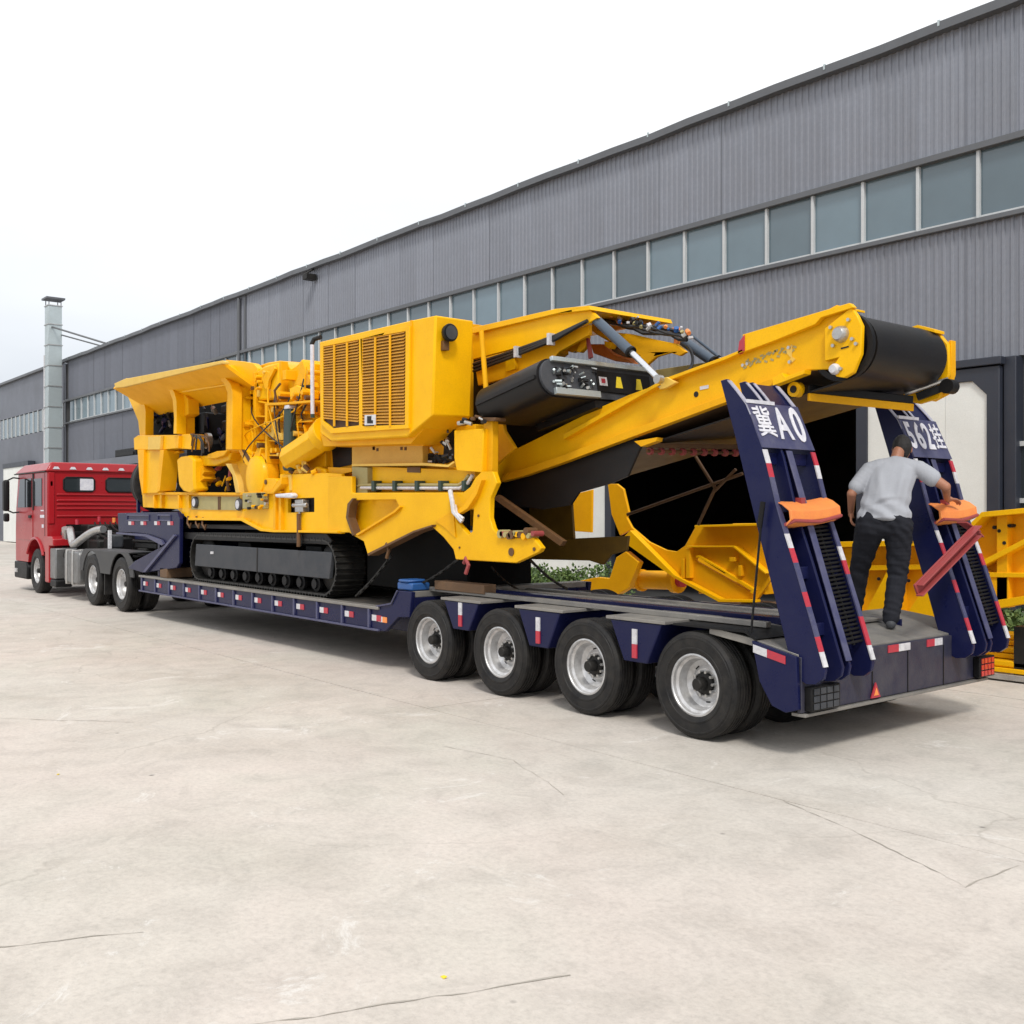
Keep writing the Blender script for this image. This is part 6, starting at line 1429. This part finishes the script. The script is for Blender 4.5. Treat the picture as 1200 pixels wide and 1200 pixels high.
# ================================================================== PERSON
_b = bmesh.new(); bmesh.ops.create_uvsphere(_b, u_segments=14, v_segments=9, radius=1)
UNIT_V = [v.co.copy() for v in _b.verts]; UNIT_F = [tuple(v.index for v in f.verts) for f in _b.faces]; _b.free()
def solid(name, chains, voxel, mat, parent, smooth=3, ell=(), push=0):
    """fuse tapered capsules into one continuous surface"""
    bv = []; bf = []
    def ball(c, r, sc=(1,1,1), rot=None):
        m = Matrix.Translation(c) @ (rot or Matrix.Identity(4)) @ Matrix.Diagonal((r*sc[0], r*sc[1], r*sc[2], 1))
        n0 = len(bv); bv.extend([m @ q for q in UNIT_V]); bf.extend([tuple(i+n0 for i in f) for f in UNIT_F])
    for ch in chains:
        for (a, ra), (b, rb) in zip(ch[:-1], ch[1:]):
            a, b = Vector(a), Vector(b); L_ = (b-a).length; n = max(2, int(L_/(min(ra, rb)*.45)))
            for i in range(n+1): ball(a.lerp(b, i/n), ra+(rb-ra)*i/n)
    for c, r, sc, rot in ell: ball(Vector(c), r, sc, rot)
    me = bpy.data.meshes.new(name); me.from_pydata(bv, [], bf)
    t = bpy.data.objects.new(name, me); TMP.collection.objects.link(t)
    md = t.modifiers.new("r", 'REMESH'); md.mode = 'VOXEL'; md.voxel_size = voxel; md.use_smooth_shade = True
    s_ = t.modifiers.new("s", 'SMOOTH'); s_.iterations = smooth; s_.factor = .5
    TMP.view_layers[0].update(); dg = TMP.view_layers[0].depsgraph
    m2_ = bpy.data.meshes.new_from_object(t.evaluated_get(dg)); m2_.name = name
    bpy.data.objects.remove(t); bpy.data.meshes.remove(me)
    m2_.materials.clear(); m2_.materials.append(mat); m2_.transform(Matrix.Translation(-worg(parent)))
    m2_.shade_smooth()
    o = bpy.data.objects.new(name, m2_); COL.objects.link(o); o.parent = parent
    return o
PX, PY_, PZ = -5.34, 8.88, .905
man = thing("person", (PX, PY_, PZ), "man in grey T-shirt and black trousers standing on the rear deck, back turned", "person")
fwd = Vector((-.52, .854, 0)); rgt = Vector((.854, .52, 0))      # facing away from the viewer
def B_(r, f, z): return Vector((PX, PY_, PZ)) + rgt*r + fwd*f + Vector((0,0,z))
rotb = Matrix((( rgt.x, fwd.x, 0, 0), (rgt.y, fwd.y, 0, 0), (0,0,1,0), (0,0,0,1)))
# joints (right, forward, up)
hipL, hipR = B_(-.16,.03,.96), B_(.08,.03,.96)
kneeL, kneeR = B_(-.26,.26,.56), B_(.08,.10,.50)
ankL, ankR = B_(-.31,.42,.14), B_(.02,-.01,.095)
shL, shR = B_(-.165,.12,1.495), B_(.265,.12,1.50)
elL, wrL = B_(-.33,.04,1.27), B_(-.34,.20,1.10)
pad_pt = Vector((edge_pts(2.0)+.10, 9.72, 2.075))
wrR = pad_pt + Vector((-.03,-.10,.055)); elR = B_(.50,.10,1.33)
neck, head = B_(.07,.20,1.585), B_(.125,.33,1.705)
# hand chains
def hand(wr, d, side, palm_n, curl):
    """wrist, finger direction, side (thumb) direction, palm normal"""
    d = d.normalized(); s_ = (side - d*side.dot(d)).normalized(); n = palm_n.normalized()
    ch = [[(wr, .028), (wr+d*.035, .026)]]
    pc = wr+d*.06
    for k, (o, ln) in enumerate(((.030,.074),(.010,.084),(-.010,.078),(-.029,.062))):
        b0 = wr+d*.02+s_*o*.7; b1 = wr+d*.092+s_*o
        a = b1; ch.append([(b0,.013),(b1,.0105)])
        dd = d
        for seg, fr_ in enumerate((.45,.31,.24)):
            dd = (dd+n*curl*(.55+.25*seg)).normalized(); b = a+dd*ln*fr_
            ch.append([(a,.0095-.0008*seg),(b,.0088-.001*seg)]); a = b
    t0 = wr+d*.025+s_*.026; t1 = t0+(d*.55+s_*.7+n*.25).normalized()*.042; t2 = t1+(d*.85+s_*.25+n*.3).normalized()*.032
    ch += [[(t0,.014),(t1,.0115)],[(t1,.0115),(t2,.009)]]
    return ch
chL = hand(wrL, Vector((0,0,-1))+fwd*.25, fwd, rgt, .8)
chR = hand(wrR, Vector((.35,.9,-.12)), -rgt*.4-fwd*.2+Vector((-.6,.1,0)), Vector((0,0,-1)), .55)
body = solid("body", [
    [(hipL,.085),(kneeL,.058),(ankL,.042)], [(hipR,.085),(kneeR,.058),(ankR,.042)],
    [(B_(-.04,.03,.99),.115),(B_(-.01,.06,1.2),.11),(B_(.03,.10,1.42),.11),(neck,.060),(B_(.09,.25,1.67),.056)],
    [(shL,.062),(elL,.044),(wrL,.029)], [(shR,.062),(elR,.046),(wrR,.030)],
    [(shL,.065),(B_(.05,.13,1.54),.07),(shR,.065)],
    [(ankL,.04),(ankL+fwd*.12+Vector((0,0,-.05)),.035)], [(ankR,.04),(ankR+fwd*.12+Vector((0,0,-.05)),.035)]] + chL + chR,
    .0052, M_skin, man, 3, ell=[(head,.098,(.82,1.0,1.18),rotb), (B_(.125,.40,1.645),.045,(1,1,.9),rotb),
      (head+rgt*.083+Vector((0,0,-.01)),.022,(.5,1,1.5),rotb), (head-rgt*.083+Vector((0,0,-.01)),.022,(.5,1,1.5),rotb), (head+fwd*.105+Vector((0,0,-.02)),.016,(.8,1.2,1.3),rotb)])
obj("eye", MB().lathe([(.0,-.011),(.008,-.008),(.011,0),(.008,.008),(.0,.011)], 10, 'Z', tuple(head+fwd*.094+rgt*.032+Vector((0,0,.005)))), M_whs, man)
obj("eye", MB().lathe([(.0,-.011),(.008,-.008),(.011,0),(.008,.008),(.0,.011)], 10, 'Z', tuple(head+fwd*.094-rgt*.032+Vector((0,0,.005)))), M_whs, man)
obj("mouth", MB().beam(head+fwd*.098-rgt*.022+Vector((0,0,-.062)), head+fwd*.098+rgt*.022+Vector((0,0,-.062)), .008, .008), M_redb, man)
solid("hair", [], .006, M_hair, man, 2, ell=[(head+Vector((0,0,.022))-fwd*.012,.106,(.86,.98,1.08),rotb), (head-fwd*.04+Vector((0,0,-.03)),.075,(.92,.8,1.05),rotb)])
# trousers
hemL, hemR = ankL+Vector((0,0,.01)), ankR+Vector((0,0,.01))
tro = solid("trousers", [
    [(B_(-.13,.02,1.02),.145),(hipL,.142),(B_(-.21,.15,.76),.118),(kneeL,.094),(B_(-.285,.34,.34),.084),(hemL,.074)],
    [(B_(.05,.02,1.02),.145),(hipR,.142),(B_(.09,.08,.76),.118),(kneeR,.094),(B_(.05,.04,.28),.086),(hemR,.078)],
    [(B_(-.14,.03,.98),.14),(B_(.06,.03,.98),.14)],
    [(hemR+rgt*.05+Vector((0,0,.03)),.026),(hemR-rgt*.05-fwd*.03+Vector((0,0,.06)),.026)], [(B_(.09,-.03,.22),.022),(B_(.0,-.04,.17),.022)]],
    .009, M_jean, man, 2)
wb = solid("waistband", [[(B_(-.14,.03,1.04),.132),(B_(.06,.03,1.04),.132)]], .01, M_belt2, man, 2)
for (a, kk, tl) in ((ankL, 0, .27), (ankR, 1, .27)):
    solid("shoe", [[(a-fwd*.045+Vector((0,0,-.045)),.046),(a+fwd*.06+Vector((0,0,-.047)),.044),(a+fwd*.155+Vector((0,0,-.055)),.036)], [(a,.052),(a-fwd*.02+Vector((0,0,-.03)),.05)]], .008, M_grey, man, 2)
# T-shirt: torso loft and sleeves, fused, with folds displaced into the surface
sleL = shL.lerp(elL, .70); sleR = shR.lerp(elR, .52)
e = []
KEY = [(1.045,-.04,.03,.262,.178),(1.14,-.035,.045,.242,.168),(1.28,-.01,.07,.232,.158),(1.40,.02,.10,.245,.15),(1.50,.045,.125,.235,.13),(1.56,.06,.15,.17,.10)]
for i in range(26):
    z = 1.045+(1.56-1.045)*i/25
    for k0, k1 in zip(KEY[:-1], KEY[1:]):
        if k0[0] <= z <= k1[0]+1e-6:
            t = (z-k0[0])/(k1[0]-k0[0]); r, f, a, b_ = [k0[q]+(k1[q]-k0[q])*t for q in (1,2,3,4)]
            e.append((B_(r,f,z), 1.0, (a*.955, b_, .05), rotb)); break
sh = solid("shirt", [[(shL,.080),(B_(.05,.14,1.54),.088),(shR,.080)], [(shL,.083),(sleL,.077)], [(shR,.083),(sleR,.080)]], .008, M_shirt, man, 4, ell=e)
c0 = worg(man)
def fold(p):
    q = p+c0; v = q-Vector((PX,PY_,PZ)); r, f, z = v.dot(rgt), v.dot(fwd), v.z
    d = 0
    d += .014*math.exp(-((z-1.20-.04*math.sin(r*10+1))/.024)**2)*math.exp(-((r+.06)/.11)**2)
    d -= .010*math.exp(-((z-1.165-.04*math.sin(r*10+1))/.022)**2)*math.exp(-((r+.06)/.11)**2)
    d += .014*math.exp(-((r-.10-.18*(z-1.32))/.034)**2)*math.exp(-((z-1.33)/.15)**2)
    d += .012*math.exp(-((r+.07+.12*(z-1.35))/.034)**2)*math.exp(-((z-1.36)/.14)**2)
    d += .009*math.sin(r*27+z*16+2.5*math.sin(z*11))*(.4+.6*math.exp(-((z-1.12)/.08)**2))
    d += .004*math.sin(z*44+r*21+2*math.sin(r*17))*math.exp(-((z-1.09)/.07)**2)
    return d
def push_out(o, fn):
    vs_ = o.data.vertices; co = [v.co.copy() for v in vs_]; no = [v.normal.copy() for v in vs_]
    o.data.vertices.foreach_set("co", [c for p, n in zip(co, no) for c in (p + n*fn(p))]); o.data.update()
push_out(sh, fold)
def crease(c):
    q = c+c0
    return .0035*math.sin(q.z*31+q.x*40+5*math.sin(q.z*5+q.y*11))*math.sin(q.z*7+q.x*13)+.003*math.sin(q.z*67+q.y*50+2*math.sin(q.z*17))
push_out(tro, crease)

bpy.data.scenes.remove(TMP)
